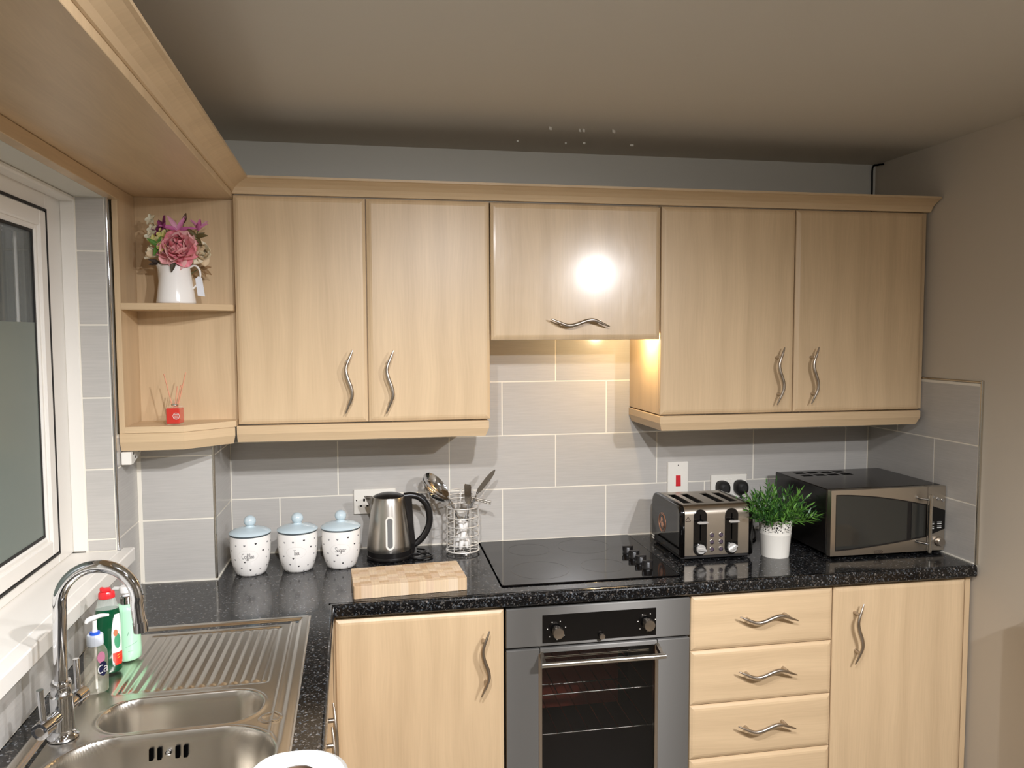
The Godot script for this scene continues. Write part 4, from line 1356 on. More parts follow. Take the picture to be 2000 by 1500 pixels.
			"palette_knife":
				var ax = Vector3(0.62, 0.78, 0.02).normalized()
				var sd = Vector3(-0.78, 0.62, 0.0)
				var ls = []
				for q in [[-0.008, 0.003], [0.01, 0.0085], [0.06, 0.0095], [0.085, 0.007], [0.1, 0.0012]]:
					var m2 = k[4] + ax * q[0] + Vector3(0.0, 0.0, 0.002)
					var th = Vector3(0, 0, 0.0006)
					ls.append([m2 - sd * q[1] - th, m2 + sd * q[1] - th, m2 + sd * q[1] + th, m2 - sd * q[1] + th])
				hd.loops(ls, -1)
				part("blade", hd, M.satin, o)

func chopping_board():
	var c = Vector3(0.4285, T + 0.0005, 0.4445)
	var t = thing("chopping_board", "thick end-grain wooden chopping board lying near the worktop edge", "chopping board", c)
	t.rotation.y = 0.069
	var tones = [c8(232, 206, 170), c8(222, 192, 154), c8(238, 214, 182), c8(214, 182, 144), c8(228, 200, 168)]
	var tex = ImageTexture.create_from_image(wood_image())
	var ms = []
	for k in 5: ms.append(tri_tex(mat(tones[k], 0.55), tex, Vector3(14, 2, 9), Vector3(0.2 * k, 0.3, 0.4 * k)))
	var nx = 13
	var nz = 8
	var w = 0.338
	var d = 0.186
	var h = 0.0375
	var xs = [0.0]
	for i in nx: xs.append(xs[-1] + rng.randf_range(0.7, 1.3))
	for i in nx:
		var x0 = (xs[i] / xs[nx] - 0.5) * w
		var x1 = (xs[i + 1] / xs[nx] - 0.5) * w
		var n = nz + (rng.randi() % 4) - 1
		for j in n:
			var z0 = (float(j) / n - 0.5) * d
			var z1 = (float(j + 1) / n - 0.5) * d
			var sh = Sh.new()
			var r = 0.006
			var edge_l = i == 0
			var edge_r = i == nx - 1
			if (edge_l or edge_r) and (j == 0 or j == n - 1):
				var sx = -1 if edge_l else 1
				var sz = -1 if j == 0 else 1
				var cx = (x0 if edge_l else x1) - sx * r
				var cz = (z0 if j == 0 else z1) - sz * r
				var poly = []
				for q in [[x0, z0], [x1, z0], [x1, z1], [x0, z1]]:
					var outer = (q[0] == (x0 if edge_l else x1)) and (q[1] == (z0 if j == 0 else z1))
					if outer:
						var arc = []
						for m in 5:
							var a = PI / 2 * m / 4
							arc.append(Vector2(cx + sx * r * sin(a), cz + sz * r * cos(a)))
						if sx * sz < 0: arc.reverse()
						if sx * sz > 0: arc.reverse(); arc.reverse()
						if q[0] == x0 and q[1] == z0: arc.sort_custom(func(p, s): return p.y > s.y)
						elif q[0] == x1 and q[1] == z0: arc.sort_custom(func(p, s): return p.x < s.x)
						elif q[0] == x1 and q[1] == z1: arc.sort_custom(func(p, s): return p.y < s.y)
						else: arc.sort_custom(func(p, s): return p.x > s.x)
						poly += arc
					else: poly.append(Vector2(q[0], q[1]))
				sh.extrude(poly, 0.0, h - 0.0002, 0.0005)
			else: sh.box(Vector3(x0, 0, z0), Vector3(x1, h - rng.randf_range(0, 0.0003), z1), 0.0004)
			part("block", sh, ms[(i * 2 + j + rng.randi() % 2) % 5], t)

func toaster():
	var c = Vector3(1.481, T, 0.236)
	var t = thing("toaster", "four-slot toaster in brushed steel with glossy black sides", "toaster", c)
	var zf = 0.372 - c.z
	var zb = 0.1 - c.z
	var y0 = 0.014
	var y1 = 0.19
	var prof = func(r, g):
		# (z, y) outline of the side view
		var o = []
		for k in 7:
			var a = PI / 2 * k / 6
			o.append(Vector2(zf - g - r + r * cos(a), y1 - g - r + r * sin(a)))
		for k in 7:
			var a = PI / 2 + PI / 2 * k / 6
			o.append(Vector2(zb + g + r + r * cos(a), y1 - g - r + r * sin(a)))
		o.append(Vector2(zb + g, y0 + g)); o.append(Vector2(zf - g, y0 + g))
		return o
	var at = func(pl, x):
		var l = []
		for q in pl: l.append(Vector3(x, q.y, q.x))
		return l
	var xl = 1.347 - c.x
	var xr = 1.616 - c.x
	var steel = Sh.new()
	# wrap of sheet steel: front, rounded corner, rear (top is open for the slots)
	var pf = prof.call(0.03, 0.002)
	var pi_ = prof.call(0.029, 0.0035)
	var band = func(sheet, from, to):
		sheet.begin()
		for k in range(from, to):
			var a = pf[k]; var b = pf[k + 1]; var a2 = pi_[k]; var b2 = pi_[k + 1]
			var A = Vector3(xl + 0.016, a.y, a.x); var B = Vector3(xr - 0.016, a.y, a.x)
			var C = Vector3(xr - 0.016, b.y, b.x); var D = Vector3(xl + 0.016, b.y, b.x)
			sheet.quad(A, B, C, D, 3)
	band.call(steel, 0, 6)
	steel.begin()
	steel.quad(Vector3(xl + 0.016, y0 + 0.004, zf - 0.002), Vector3(xr - 0.016, y0 + 0.004, zf - 0.002), Vector3(xr - 0.016, pf[0].y, pf[0].x), Vector3(xl + 0.016, pf[0].y, pf[0].x), 3)
	part("front_shell", steel, M.steel_front, t)
	steel = Sh.new()
	band.call(steel, 7, 14)
	part("rear_shell", steel, M.steel_front, t)
	# top plate: strips between the slots
	var zt0 = pf[7].x - 0.031
	var tz1 = zf - 0.032
	var tz0 = zb + 0.032
	var top = Sh.new()
	var yt = y1 - 0.002
	top.box(Vector3(xl + 0.016, yt - 0.004, tz1 - 0.022), Vector3(xr - 0.016, yt, tz1), 0.0004)
	top.box(Vector3(xl + 0.016, yt - 0.004, tz0), Vector3(xr - 0.016, yt, tz0 + 0.03), 0.0004)
	var xs = [xl + 0.016, xl + 0.034, xl + 0.064, xl + 0.083, xl + 0.112, xr - 0.112, xr - 0.083, xr - 0.064, xr - 0.034, xr - 0.016]
	for k in 5: top.box(Vector3(xs[2 * k], yt - 0.004, tz0 + 0.03), Vector3(xs[2 * k + 1], yt, tz1 - 0.022), 0.0004)
	part("top_plate", top, M.steel_front, t)
	part("chassis", Sh.new().box(Vector3(xl + 0.018, y0 + 0.002, zb + 0.006), Vector3(xr - 0.018, y1 - 0.07, zf - 0.006)), M.matt_black, t)
	for k in [0, 2, 4, 6, 8]: part("slot_wall", Sh.new().box(Vector3(xs[k] + 0.002, y1 - 0.07, zb + 0.02), Vector3(xs[k + 1] - 0.002, yt - 0.005, zf - 0.02)), M.matt_black, t)
	for k in 4:
		for s in [0.3, 0.7]:
			var gd = Sh.new()
			var x = lerp(xs[2 * k + 1], xs[2 * k + 2], s)
			for j in 6:
				var z = lerp(tz0 + 0.035, tz1 - 0.03, j / 5.0)
				gd.tube([Vector3(x, y1 - 0.06, z), Vector3(x, yt - 0.012, z)], 0.001, 5)
			gd.tube([Vector3(x, yt - 0.012, tz0 + 0.032), Vector3(x, yt - 0.012, tz1 - 0.026)], 0.001, 5)
			part("toast_guide", gd, M.satin, t)
	# black side cheeks
	for s in [0, 1]:
		var sg = 1 if s == 0 else -1
		var x = xl if s == 0 else xr
		var sh = Sh.new()
		sh.loops([at.call(prof.call(0.028, 0.007), x), at.call(prof.call(0.03, 0.0025), x + sg * 0.0025), at.call(prof.call(0.032, 0.0), x + sg * 0.008), at.call(prof.call(0.032, 0.0), x + sg * 0.0175)], [1, 1, 1])
		part("side_cheek", sh, M.gloss_black, t)
	part("base", Sh.new().box(Vector3(xl + 0.006, 0.006, zb + 0.008), Vector3(xr - 0.006, y0 + 0.004, zf - 0.006), 0.002), M.matt_black, t)
	for sx in [xl + 0.02, xr - 0.02]:
		for sz in [zb + 0.02, zf - 0.022]:
			part("foot", Sh.new().lathe([Vector2(0, 0.0002), Vector2(0.008, 0.0002), Vector2(0.008, 0.007), Vector2(0, 0.007)], 12, Vector3(sx, 0, sz)), M.matt_black, t)
	# front controls
	for k in [[1.4203, 0], [1.5343, 1]]:
		var x = k[0] - c.x
		var pl = Sh.new()
		var f = func(i, z):
			var l = []
			for q in rrect(x - 0.0238 + i, x + 0.0238 - i, 0.0165 + i, 0.1765 - i, 0.0235 - i, 8): l.append(Vector3(q.x, q.y, z))
			return l
		pl.loops([f.call(0.0, zf - 0.003), f.call(0.0, zf - 0.0005), f.call(0.001, zf + 0.0002)], -1)
		var pp = part("control_panel", pl, M.gloss_black, t)
		part("lever_slot", Sh.new().box(Vector3(x - 0.0022, 0.07, zf - 0.001), Vector3(x + 0.0022, 0.16, zf + 0.0006)), M.void_, pp)
		var lv = Sh.new()
		lv.box(Vector3(x - 0.003, 0.1325, zf), Vector3(x + 0.003, 0.1365, zf + 0.016))
		lv.extrude(rrect(x - 0.019, x + 0.019, zf + 0.013, zf + 0.027, 0.0065, 4), 0.1315, 0.1395, 0.003)
		part("lever", lv, M.dial, t)
		var kn = Sh.new()
		kn.xf = Transform3D(Basis(Vector3.RIGHT, PI / 2), Vector3(x + 0.001, 0.0405, zf))
		kn.lathe([Vector2(0.0165, 0), Vector2(0.0165, 0.008), Vector2(0.015, 0.0095), Vector2(0, 0.0095)], 28)
		kn.xf = Transform3D(Basis(Vector3(0, 0, 1), -0.2 if k[1] == 0 else 0.55), Vector3(x + 0.001, 0.0405, zf))
		kn.box(Vector3(-0.0175, -0.004, 0.008), Vector3(0.0175, 0.004, 0.0165), 0.0015)
		part("knob", kn, M.dial, t)
	for i in 2:
		for j in 3:
			var p = Vector3([1.4635, 1.4965][i] - c.x, [0.0375, 0.0625, 0.0865][j], zf - 0.0022)
			var b = Sh.new()
			b.xf = Transform3D(Basis(Vector3.RIGHT, PI / 2), p)
			b.lathe([Vector2(0.0082, 0), Vector2(0.0082, 0.0022), Vector2(0.0068, 0.003), Vector2(0.006, 0.0012)], 20)
			var bb = part("button", b, M.chrome, t)
			var b2 = Sh.new()
			b2.xf = Transform3D(Basis(Vector3.RIGHT, PI / 2), p)
			b2.lathe([Vector2(0.006, 0.0008), Vector2(0.0052, 0.0022), Vector2(0, 0.0028)], 18)
			part("button_centre", b2, mat(c8(84, 72, 84), 0.2), bb)
	# warning triangle and badge
	var wt = Sh.new()
	var tc = Vector3(1.3765 - c.x, 0.143, zf - 0.0019)
	for k in 3:
		var a = Vector3(sin(TAU * k / 3), cos(TAU * k / 3), 0) * 0.0105
		var b = Vector3(sin(TAU * (k + 1) / 3), cos(TAU * (k + 1) / 3), 0) * 0.0105
		wt.tube([tc + a, tc + b], 0.0009, 5)
	wt.tube([tc + Vector3(0, 0.004, 0), tc + Vector3(0, -0.002, 0)], 0.0008, 5)
	part("warning_mark", wt, M.gap, t)
	var bx = xl - 0.0003
	var bc = Vector3(bx, 1.0075 - T, 0.2085 - c.z)
	var copper = mat(c8(206, 150, 122), 0.3, 0.7)
	var bd = Sh.new()
	for r in [0.0345, 0.0295]:
		bd.tube(circle(bc, r, 40, Vector3(1, 0, 0)), 0.001, 6, true)
	part("badge_ring", bd, copper, t)
	bd = Sh.new()
	bd.xf = Transform3D(Basis(Vector3(0, 0, 1), PI / 2), bc)
	bd.lathe([Vector2(0.0255, 0.0), Vector2(0.0255, 0.0008), Vector2(0, 0.0012)], 32)
	var bp = part("badge_disc", bd, mat(c8(52, 40, 36), 0.3, 0.3), t)
	bd = Sh.new()
	bd.xf = Transform3D(Basis.from_scale(Vector3(0.12, 1, 1)), Vector3(bc.x - 0.001, bc.y, bc.z))
	bd.ball(Vector3(0, 0.0095, -0.003), 0.009, 14)
	bd.ball(Vector3(0, -0.008, 0.003), 0.0115, 14)
	bd.ball(Vector3(0, -0.002, -0.0125), 0.005, 10)
	part("badge_emblem", bd, copper, bp)
	for k in [["Russell", 0.029], ["Hobbs", 0.019]]:
		text_on(t, k[0], 0.0088, Vector3(xl - 0.0004, k[1], 0.118 - c.z), Basis(Vector3.UP, -PI / 2), M.white)

func text_on(parent, s, height, at, basis, m):
	var tm = TextMesh.new()
	var f = SystemFont.new()
	f.font_names = PackedStringArray(["Droid Sans"])
	tm.font = f
	tm.text = s
	tm.font_size = 32
	tm.pixel_size = height / 32.0
	tm.depth = 0.0006
	return put(tm, "lettering", m, parent, at, basis)

func plant():
	var c = Vector3(1.7045, T, 0.357)
	var t = thing("potted_plant", "bushy green artificial plant in a white metal pot with a lace-cut rim", "potted plant", c)
	var pot = Sh.new()
	pot.lathe([Vector2(0, 0.0015), Vector2(0.0455, 0.0015), Vector2(0.0462, 0.0), Vector2(0.0468, 0.002), Vector2(0.0528, 0.079), Vector2(0.0536, 0.0805), Vector2(0.0532, 0.083)], 48, Vector3.ZERO, false, 60)
	pot.lathe([Vector2(0.0505, 0.083), Vector2(0.045, 0.004), Vector2(0, 0.004)], 40)
	part("pot", pot, M.white, t)
	# lace band: a wall of small cells, some of them left open
	var band = Sh.new()
	var n = 144
	var nr = 18
	var P = func(i, j, o):
		var a = TAU * i / n
		var y = 0.083 + 0.048 * j / nr
		if j == nr: y += 0.0022 * sin(i * TAU / 12.0)
		var r = lerp(0.0532, 0.0572, float(j) / nr) + o
		return Vector3(sin(a) * r, y, cos(a) * r)
	var open = func(i, j):
		if j <= 1 or j >= nr - 1: return false
		var u = float(i % 18) - 8.5
		var v = j - 9.0
		var d1 = Vector2(u, v * 1.05).length()
		if d1 < 1.7: return true
		if d1 > 3.0 and d1 < 4.6 and (int(round(atan2(v, u) * 10 / TAU)) + i / 18) % 2 == 0: return true
		if d1 > 5.8 and d1 < 7.2 and int(floor(atan2(v, u) * 16 / TAU)) % 2 == 0: return true
		if abs(u) > 7 and abs(v) > 5: return (i + j) % 3 != 0 and abs(v) < 7
		return false
	for i in n:
		for j in nr:
			if open.call(i, j): continue
			band.quad(P.call(i, j, 0.0), P.call(i + 1, j, 0.0), P.call(i + 1, j + 1, 0.0), P.call(i, j + 1, 0.0), 1)
			band.quad(P.call(i, j + 1, -0.0008), P.call(i + 1, j + 1, -0.0008), P.call(i + 1, j, -0.0008), P.call(i, j, -0.0008), 2)
	part("lace_rim", band, M.white, t)
	part("liner", Sh.new().lathe([Vector2(0, 0.02), Vector2(0.046, 0.02), Vector2(0.0505, 0.112), Vector2(0, 0.113)], 24), M.matt_black, t)
	var greens = [c8(70, 116, 48), c8(100, 148, 62), c8(48, 88, 42)]
	for v in 3:
		var fo = Sh.new()
		for s in 34:
			var az = rng.randf() * TAU
			var sp = sqrt(rng.randf())
			var base = Vector3(cos(az) * 0.03 * sp, 0.11, sin(az) * 0.03 * sp)
			var lean = 1.12 * sp + rng.randf_range(-0.08, 0.08)
			var len = 0.136 - 0.018 * sp + rng.randf_range(-0.018, 0.012)
			var d = Vector3(cos(az) * sin(lean), cos(lean), sin(az) * sin(lean)).normalized()
			var tip = base + d * len
			tip.y -= 0.012 * sp
			fo.tube([base, base.lerp(tip, 0.5) + Vector3(0, 0.005, 0), tip], 0.0008, 4)
			for k in 13:
				var f = 0.14 + 0.86 * k / 12.0
				var q = base.lerp(tip, f) + Vector3(0, 0.005 * sin(f * PI), 0)
				var a2 = k * 2.4 + s
				var side = d.cross(Vector3(cos(a2), sin(a2 * 1.3), sin(a2))).normalized()
				var ld = (d * 0.75 + side * 0.75 * (1.0 if k < 12 else 0.1)).normalized()
				var ll = rng.randf_range(0.02, 0.032)
				var w = ld.cross(Vector3(rng.randf_range(-1, 1), 1, rng.randf_range(-1, 1))).normalized() * 0.0034
				var nn = ld.cross(w).normalized() * 0.0012
				var m1 = q + ld * ll * 0.42
				fo.quad(q, m1 + w, q + ld * ll, m1 - nn, 1)
				fo.quad(q, m1 - nn, q + ld * ll, m1 - w, 1)
		var m = mat(greens[v], 0.4)
		m.backlight_enabled = true; m.backlight = greens[v] * 0.35
		part("foliage", fo, m, t).set_meta("kind", "stuff")

func microwave():
	var x0 = 1.8595
	var x1 = 2.2985
	var y0 = 0.9215
	var y1 = 1.1485
	var zf = 0.446
	var c = Vector3((x0 + x1) / 2, T, 0.26)
	var t = thing("microwave", "black microwave with a steel front, bar handle and control dial", "microwave", c)
	part("body", Sh.new(c).box(Vector3(x0 - 0.002, y0 + 0.001, 0.075), Vector3(x1, y1 + 0.001, zf - 0.024), 0.003), mat(c8(24, 22, 21), 0.22), t)
	for r in 2:
		for k in 4:
			var x = x0 + 0.05 + 0.055 * k
			for j in 3: part("vent_slot", Sh.new(c).box(Vector3(x, y1 + 0.0005, 0.11 + 0.05 * r + 0.011 * j), Vector3(x + 0.04, y1 + 0.0013, 0.117 + 0.05 * r + 0.011 * j)), M.void_, t)
	for sx in [x0 + 0.02, x1 - 0.02]:
		for sz in [0.1, zf - 0.045]: part("foot", Sh.new(c).lathe([Vector2(0, 0.0003), Vector2(0.011, 0.0003), Vector2(0.011, 0.012), Vector2(0, 0.012)], 14, Vector3(sx, T, sz)), M.matt_black, t)
	var xs = 2.2285
	# door: steel plate whose window narrows to the right between two curves
	var top = func(x): return lerp(1.1335, 1.0865, pow(clamp((x - 1.877) / 0.345, 0, 1), 1.7))
	var bot = func(x): return lerp(0.9375, 0.9705, pow(clamp((x - 1.877) / 0.345, 0, 1), 1.5))
	var d = Sh.new(c)
	var n = 16
	var plate = func(pts_low, pts_high, g):
		var loop = []
		for q in pts_low: loop.append(q)
		var hi = pts_high.duplicate(); hi.reverse()
		for q in hi: loop.append(q)
		var a = []
		var b = []
		for q in loop:
			a.append(Vector3(q.x, q.y, zf - 0.022)); b.append(Vector3(q.x, q.y, zf))
		d.loops([a, b], -1)
	var up = []
	var lw = []
	for k in n + 1:
		var x = lerp(1.877, xs - 0.001, float(k) / n)
		up.append(Vector2(x, top.call(x))); lw.append(Vector2(x, bot.call(x)))
	plate.call(up, [Vector2(1.877, y1), Vector2(xs - 0.001, y1)], 0)
	plate.call([Vector2(1.877, y0), Vector2(xs - 0.001, y0)], lw, 0)
	plate.call([Vector2(x0, y0), Vector2(1.877, y0)], [Vector2(x0, y1), Vector2(1.877, y1)], 0)
	var dr = part("door", d, M.steel_front, t)
	var wi = []
	var wr = []
	var wi2 = []
	for k in n + 1:
		var x = lerp(1.877, xs - 0.001, float(k) / n)
		wi.append(Vector3(x, top.call(x), zf - 0.004))
	for k in range(n, -1, -1):
		var x = lerp(1.877, xs - 0.001, float(k) / n)
		wi.append(Vector3(x, bot.call(x), zf - 0.004))
	for q in wi: wi2.append(Vector3(q.x, q.y, zf - 0.006))
	part("window_surround", Sh.new(c).loops([wi2, wi], -1), M.black, dr)
	var gl = []
	var gl2 = []
	for k in n + 1:
		var x = lerp(1.8805, 2.1525, float(k) / n)
		gl.append(Vector3(x, top.call(x) - 0.0045, zf - 0.0038))
	for k in range(n, -1, -1):
		var x = lerp(1.8805, 2.1525, float(k) / n)
		gl.append(Vector3(x, bot.call(x) + 0.0045, zf - 0.0038))
	for q in gl: gl2.append(q + Vector3(0, 0, 0.0012))
	var mir = mat(c8(70, 70, 66), 0.04, 0.55)
	part("window", Sh.new(c).loops([gl, gl2], -1), mir, dr)
	var gr = []
	var gr2 = []
	for k in 5:
		var x = lerp(2.1695, xs - 0.004, k / 4.0)
		gr.append(Vector3(x, top.call(x) - 0.0045, zf - 0.0038))
	for k in range(4, -1, -1):
		var x = lerp(2.1695, xs - 0.004, k / 4.0)
		gr.append(Vector3(x, bot.call(x) + 0.0045, zf - 0.0038))
	for q in gr: gr2.append(q + Vector3(0, 0, 0.0012))
	part("window", Sh.new(c).loops([gr, gr2], -1), mir, dr)
	var h = Sh.new(c)
	h.tube([Vector3(2.2175, y0 + 0.003, zf + 0.030), Vector3(2.2175, 1.127, zf + 0.030)], 0.0062, 14)
	var hh = part("handle", h, M.satin, dr)
	for y in [1.112, 0.958]:
		part("handle_post", Sh.new(c).tube([Vector3(2.187, y, zf), Vector3(2.189, y, zf + 0.010), Vector3(2.2155, y - 0.003, zf + 0.029)], 0.0048, 10), M.chrome, hh)
	var bg = Sh.new(c)
	var bl = []
	for q in rrect(2.026, 2.0575, 0.9232, 0.9325, 0.0045, 5): bl.append(Vector3(q.x, q.y, zf))
	var ring = []
	for q in bl: ring.append(q)
	bg.tube(ring, 0.0009, 6, true)
	part("badge", bg, M.gap, dr)
	text_on(dr, "DeLonghi", 0.0062, Vector3(2.0418, 0.9278, zf) - c, Basis.IDENTITY, M.gap)
	# control side
	part("control_panel", Sh.new(c).box(Vector3(xs + 0.001, y0, zf - 0.022), Vector3(x1, y1, zf), 0.0008), M.steel_front, t)
	var dp = Sh.new(c)
	var da = []
	var db = []
	for q in [[xs + 0.0015, 0.975], [x1 - 0.0005, 0.997], [x1 - 0.0005, 1.063], [xs + 0.0015, 1.0845]]:
		da.append(Vector3(q[0], q[1], zf - 0.001)); db.append(Vector3(q[0], q[1], zf + 0.0008))
	var pn = part("display_panel", dp.loops([da, db], -1), M.gloss_black, t)
	for k in [[2.247, 1.0165, 0.0085], [2.276, 1.0165, 0.0085], [2.247, 1.0005, 0.0085], [2.276, 1.0025, 0.0085]]:
		var dash = Sh.new(c)
		dash.box(Vector3(k[0] - k[2], k[1] - 0.002, zf + 0.0006), Vector3(k[0] + k[2], k[1] + 0.002, zf + 0.0013))
		for j in 5: dash.box(Vector3(k[0] - k[2] + 0.0036 * j, k[1] + 0.0052, zf + 0.0006), Vector3(k[0] - k[2] + 0.0036 * j + 0.0022, k[1] + 0.0072, zf + 0.0012))
		part("touch_key", dash, mat(c8(190, 190, 186), 0.5), pn)
	for k in [[2.2475, 1.1125], [2.267, 1.1045], [2.2865, 1.0985], [2.2455, 0.963]]:
		var b = Sh.new(c)
		b.xf = Transform3D(Basis(Vector3.RIGHT, PI / 2), Vector3(k[0], k[1], zf))
		b.lathe([Vector2(0.0058, 0), Vector2(0.0058, 0.003), Vector2(0.0045, 0.0045), Vector2(0, 0.005)], 18)
		part("button", b, M.chrome, t)
	var kn = Sh.new(c)
	kn.xf = Transform3D(Basis(Vector3.RIGHT, PI / 2), Vector3(2.275, 0.9535, zf))
	kn.lathe([Vector2(0.0175, 0), Vector2(0.0165, 0.003), Vector2(0.0145, 0.005), Vector2(0.0145, 0.017), Vector2(0.013, 0.0185), Vector2(0, 0.0185)], 28)
	part("dial", kn, M.nickel, t)

func oval(sh, prof, sz, n = 32, at = Vector3.ZERO):
	# like lathe, squeezed along z
	var keep = sh.xf
	sh.xf = keep * Transform3D(Basis.from_scale(Vector3(1, 1, sz)), Vector3.ZERO)
	sh.lathe(prof, n, at, false, 50)
	sh.xf = keep
	return sh

# a label lying on an oval wall: prof gives the radius at a height
func wrap_label(r_at, sz, y0, y1, a0, a1, lift, shape, n = 10, m = 12):
	var sh = Sh.new()
	var P = func(i, j):
		var v = float(j) / m
		var y = lerp(y0, y1, v)
		var w = shape.call(v)
		var a = lerp((a0 + a1) / 2 - (a1 - a0) / 2 * w, (a0 + a1) / 2 + (a1 - a0) / 2 * w, float(i) / n)
		var r = r_at.call(y) + lift
		return Vector3(sin(a) * r, y, cos(a) * r * sz)
	for i in n:
		for j in m: sh.quad(P.call(i, j), P.call(i + 1, j), P.call(i + 1, j + 1), P.call(i, j + 1), 1)
	return sh

func bottles():
	# hand soap with pump
	var t = thing("soap_bottle", "clear pump bottle of hand soap with a blue collar, nearest the tap", "soap bottle", Vector3(-0.268, T + 0.0045, 1.052))
	t.rotation.y = 0.35
	var clear = mat(Color(0.95, 0.93, 0.84, 0.14), 0.04)
	clear.transparency = BaseMaterial3D.TRANSPARENCY_ALPHA
	var prof = [Vector2(0, 0), Vector2(0.02, 0), Vector2(0.0232, 0.003), Vector2(0.0238, 0.03), Vector2(0.0232, 0.075), Vector2(0.0222, 0.09), Vector2(0.017, 0.1), Vector2(0.0135, 0.104), Vector2(0, 0.104)]
	part("body", oval(Sh.new(), prof, 0.76), clear, t)
	part("dip_tube", Sh.new().tube([Vector3(0, 0.006, 0), Vector3(0, 0.104, 0)], 0.0024, 8), M.white, t)
	var frost = mat(c8(206, 212, 220), 0.35)
	part("collar", Sh.new().lathe([Vector2(0, 0.104), Vector2(0.0162, 0.104), Vector2(0.0166, 0.106), Vector2(0.0162, 0.125), Vector2(0.015, 0.127), Vector2(0, 0.127)], 28), frost, t)
	part("blue_ring", Sh.new().lathe([Vector2(0, 0.127), Vector2(0.0105, 0.127), Vector2(0.0098, 0.1325), Vector2(0, 0.1325)], 24), mat(c8(34, 84, 190), 0.3), t)
	var pm = Sh.new()
	pm.lathe([Vector2(0, 0.132), Vector2(0.0058, 0.132), Vector2(0.0045, 0.142), Vector2(0.0048, 0.156), Vector2(0, 0.156)], 16)
	pm.tube(smooth([Vector3(-0.0165, 0.1545, 0.004), Vector3(-0.012, 0.1605, 0.003), Vector3(0, 0.163, 0), Vector3(0.013, 0.1645, -0.003), Vector3(0.028, 0.162, -0.0065)], 4), [0.0035, 0.0042, 0.0046, 0.0049, 0.0052, 0.0054, 0.0055, 0.0055, 0.0054, 0.0052, 0.005, 0.0047, 0.0044, 0.004, 0.0036, 0.0032, 0.0028], 12)
	var wh = mat(c8(226, 224, 220), 0.3)
	part("pump", pm, wh, t)
	var ra = func(_y): return 0.0238
	var lens = func(v): return sqrt(max(0.02, 1.0 - pow(2 * v - 1, 2)))
	var navy = part("label_oval", wrap_label(ra, 0.76, 0.038, 0.07, 0.15, 1.0, 0.0004, lens), mat(c8(22, 28, 66), 0.3), t)
	part("label_blossom", wrap_label(ra, 0.76, 0.066, 0.092, 0.1, 0.8, 0.0003, lens), mat(c8(206, 130, 160), 0.35), t)
	text_on(navy, "Ca", 0.024, Vector3(0.0125, 0.0535, 0.0163), Basis(Vector3.UP, 0.62), wh)
	# dish soap
	t = thing("dish_soap", "dark green dish soap bottle with a red flip cap behind the pump bottle", "dish soap", Vector3(-0.2755, T + 0.0045, 0.947))
	t.rotation.y = 0.3
	var rp = [Vector2(0, 0), Vector2(0.024, 0), Vector2(0.0272, 0.004), Vector2(0.0275, 0.02), Vector2(0.0262, 0.06), Vector2(0.0268, 0.1), Vector2(0.0262, 0.13), Vector2(0.0235, 0.15), Vector2(0.0185, 0.166), Vector2(0.0155, 0.173), Vector2(0, 0.173)]
	var green = mat(c8(8, 72, 44), 0.08)
	part("liquid", oval(Sh.new(), [Vector2(0, 0.0003)] + rp.slice(1, 7) + [Vector2(0.0240, 0.147), Vector2(0, 0.147)], 0.66), green, t)
	var shell = oval(Sh.new(), [Vector2(0.0241, 0.147), Vector2(0.0235, 0.15), Vector2(0.0185, 0.166), Vector2(0.0155, 0.173)], 0.66)
	var cl2 = mat(Color(0.86, 0.9, 0.86, 0.3), 0.08); cl2.transparency = BaseMaterial3D.TRANSPARENCY_ALPHA
	part("shell", shell, cl2, t)
	var red = mat(c8(216, 44, 50), 0.3)
	var cp = Sh.new()
	oval(cp, [Vector2(0, 0.172), Vector2(0.0172, 0.172), Vector2(0.0176, 0.174), Vector2(0.017, 0.184), Vector2(0.0145, 0.187), Vector2(0.0, 0.187)], 0.8)
	cp.box(Vector3(-0.011, 0.186, -0.008), Vector3(0.009, 0.1945, 0.008), 0.0025)
	cp.box(Vector3(-0.0135, 0.188, -0.006), Vector3(-0.005, 0.197, 0.006), 0.002)
	part("cap", cp, red, t)
	var rb = func(y): return lerp(0.0275, 0.0266, y / 0.13)
	var full = func(v): return 1.0 - 0.25 * v * v
	var lab = part("label", wrap_label(rb, 0.66, 0.02, 0.135, 0.25, 1.45, 0.0004, func(v): return clamp(1.02 - pow(abs(v - 0.35) * 1.25, 3), 0.1, 1.0)), mat(c8(228, 232, 226), 0.25), t)
	part("label_red", wrap_label(rb, 0.66, 0.017, 0.046, 0.3, 1.4, 0.0008, func(v): return clamp(0.6 + v, 0.5, 1.0)), mat(c8(222, 52, 36), 0.25), lab)
	part("label_green", wrap_label(rb, 0.66, 0.055, 0.09, 0.45, 1.1, 0.0008, lens), mat(c8(72, 150, 110), 0.25), lab)
	part("label_orange", wrap_label(rb, 0.66, 0.084, 0.1, 0.4, 0.8, 0.001, lens), mat(c8(196, 120, 84), 0.25), lab)
	var ln = Sh.new()
	for k in 2: ln.tube([Vector3(0.0175, 0.032 + 0.006 * k, 0.0141), Vector3(0.0228, 0.035 + 0.006 * k, 0.0106)], 0.0008, 5)
	part("label_line", ln, mat(c8(240, 190, 60), 0.4), lab)
	# hand wash
	t = thing("hand_wash", "mint green round pump bottle with a chrome collar behind the tap spout", "hand wash", Vector3(-0.2565, T + 0.0045, 0.872))
	var mint = mat(c8(176, 226, 190), 0.18)
	part("body", Sh.new().lathe([Vector2(0, 0), Vector2(0.027, 0), Vector2(0.0295, 0.003), Vector2(0.0298, 0.02), Vector2(0.0285, 0.08), Vector2(0.0265, 0.118), Vector2(0.0245, 0.1275), Vector2(0.0185, 0.131), Vector2(0, 0.131)], 40, Vector3.ZERO, false, 50), mint, t)
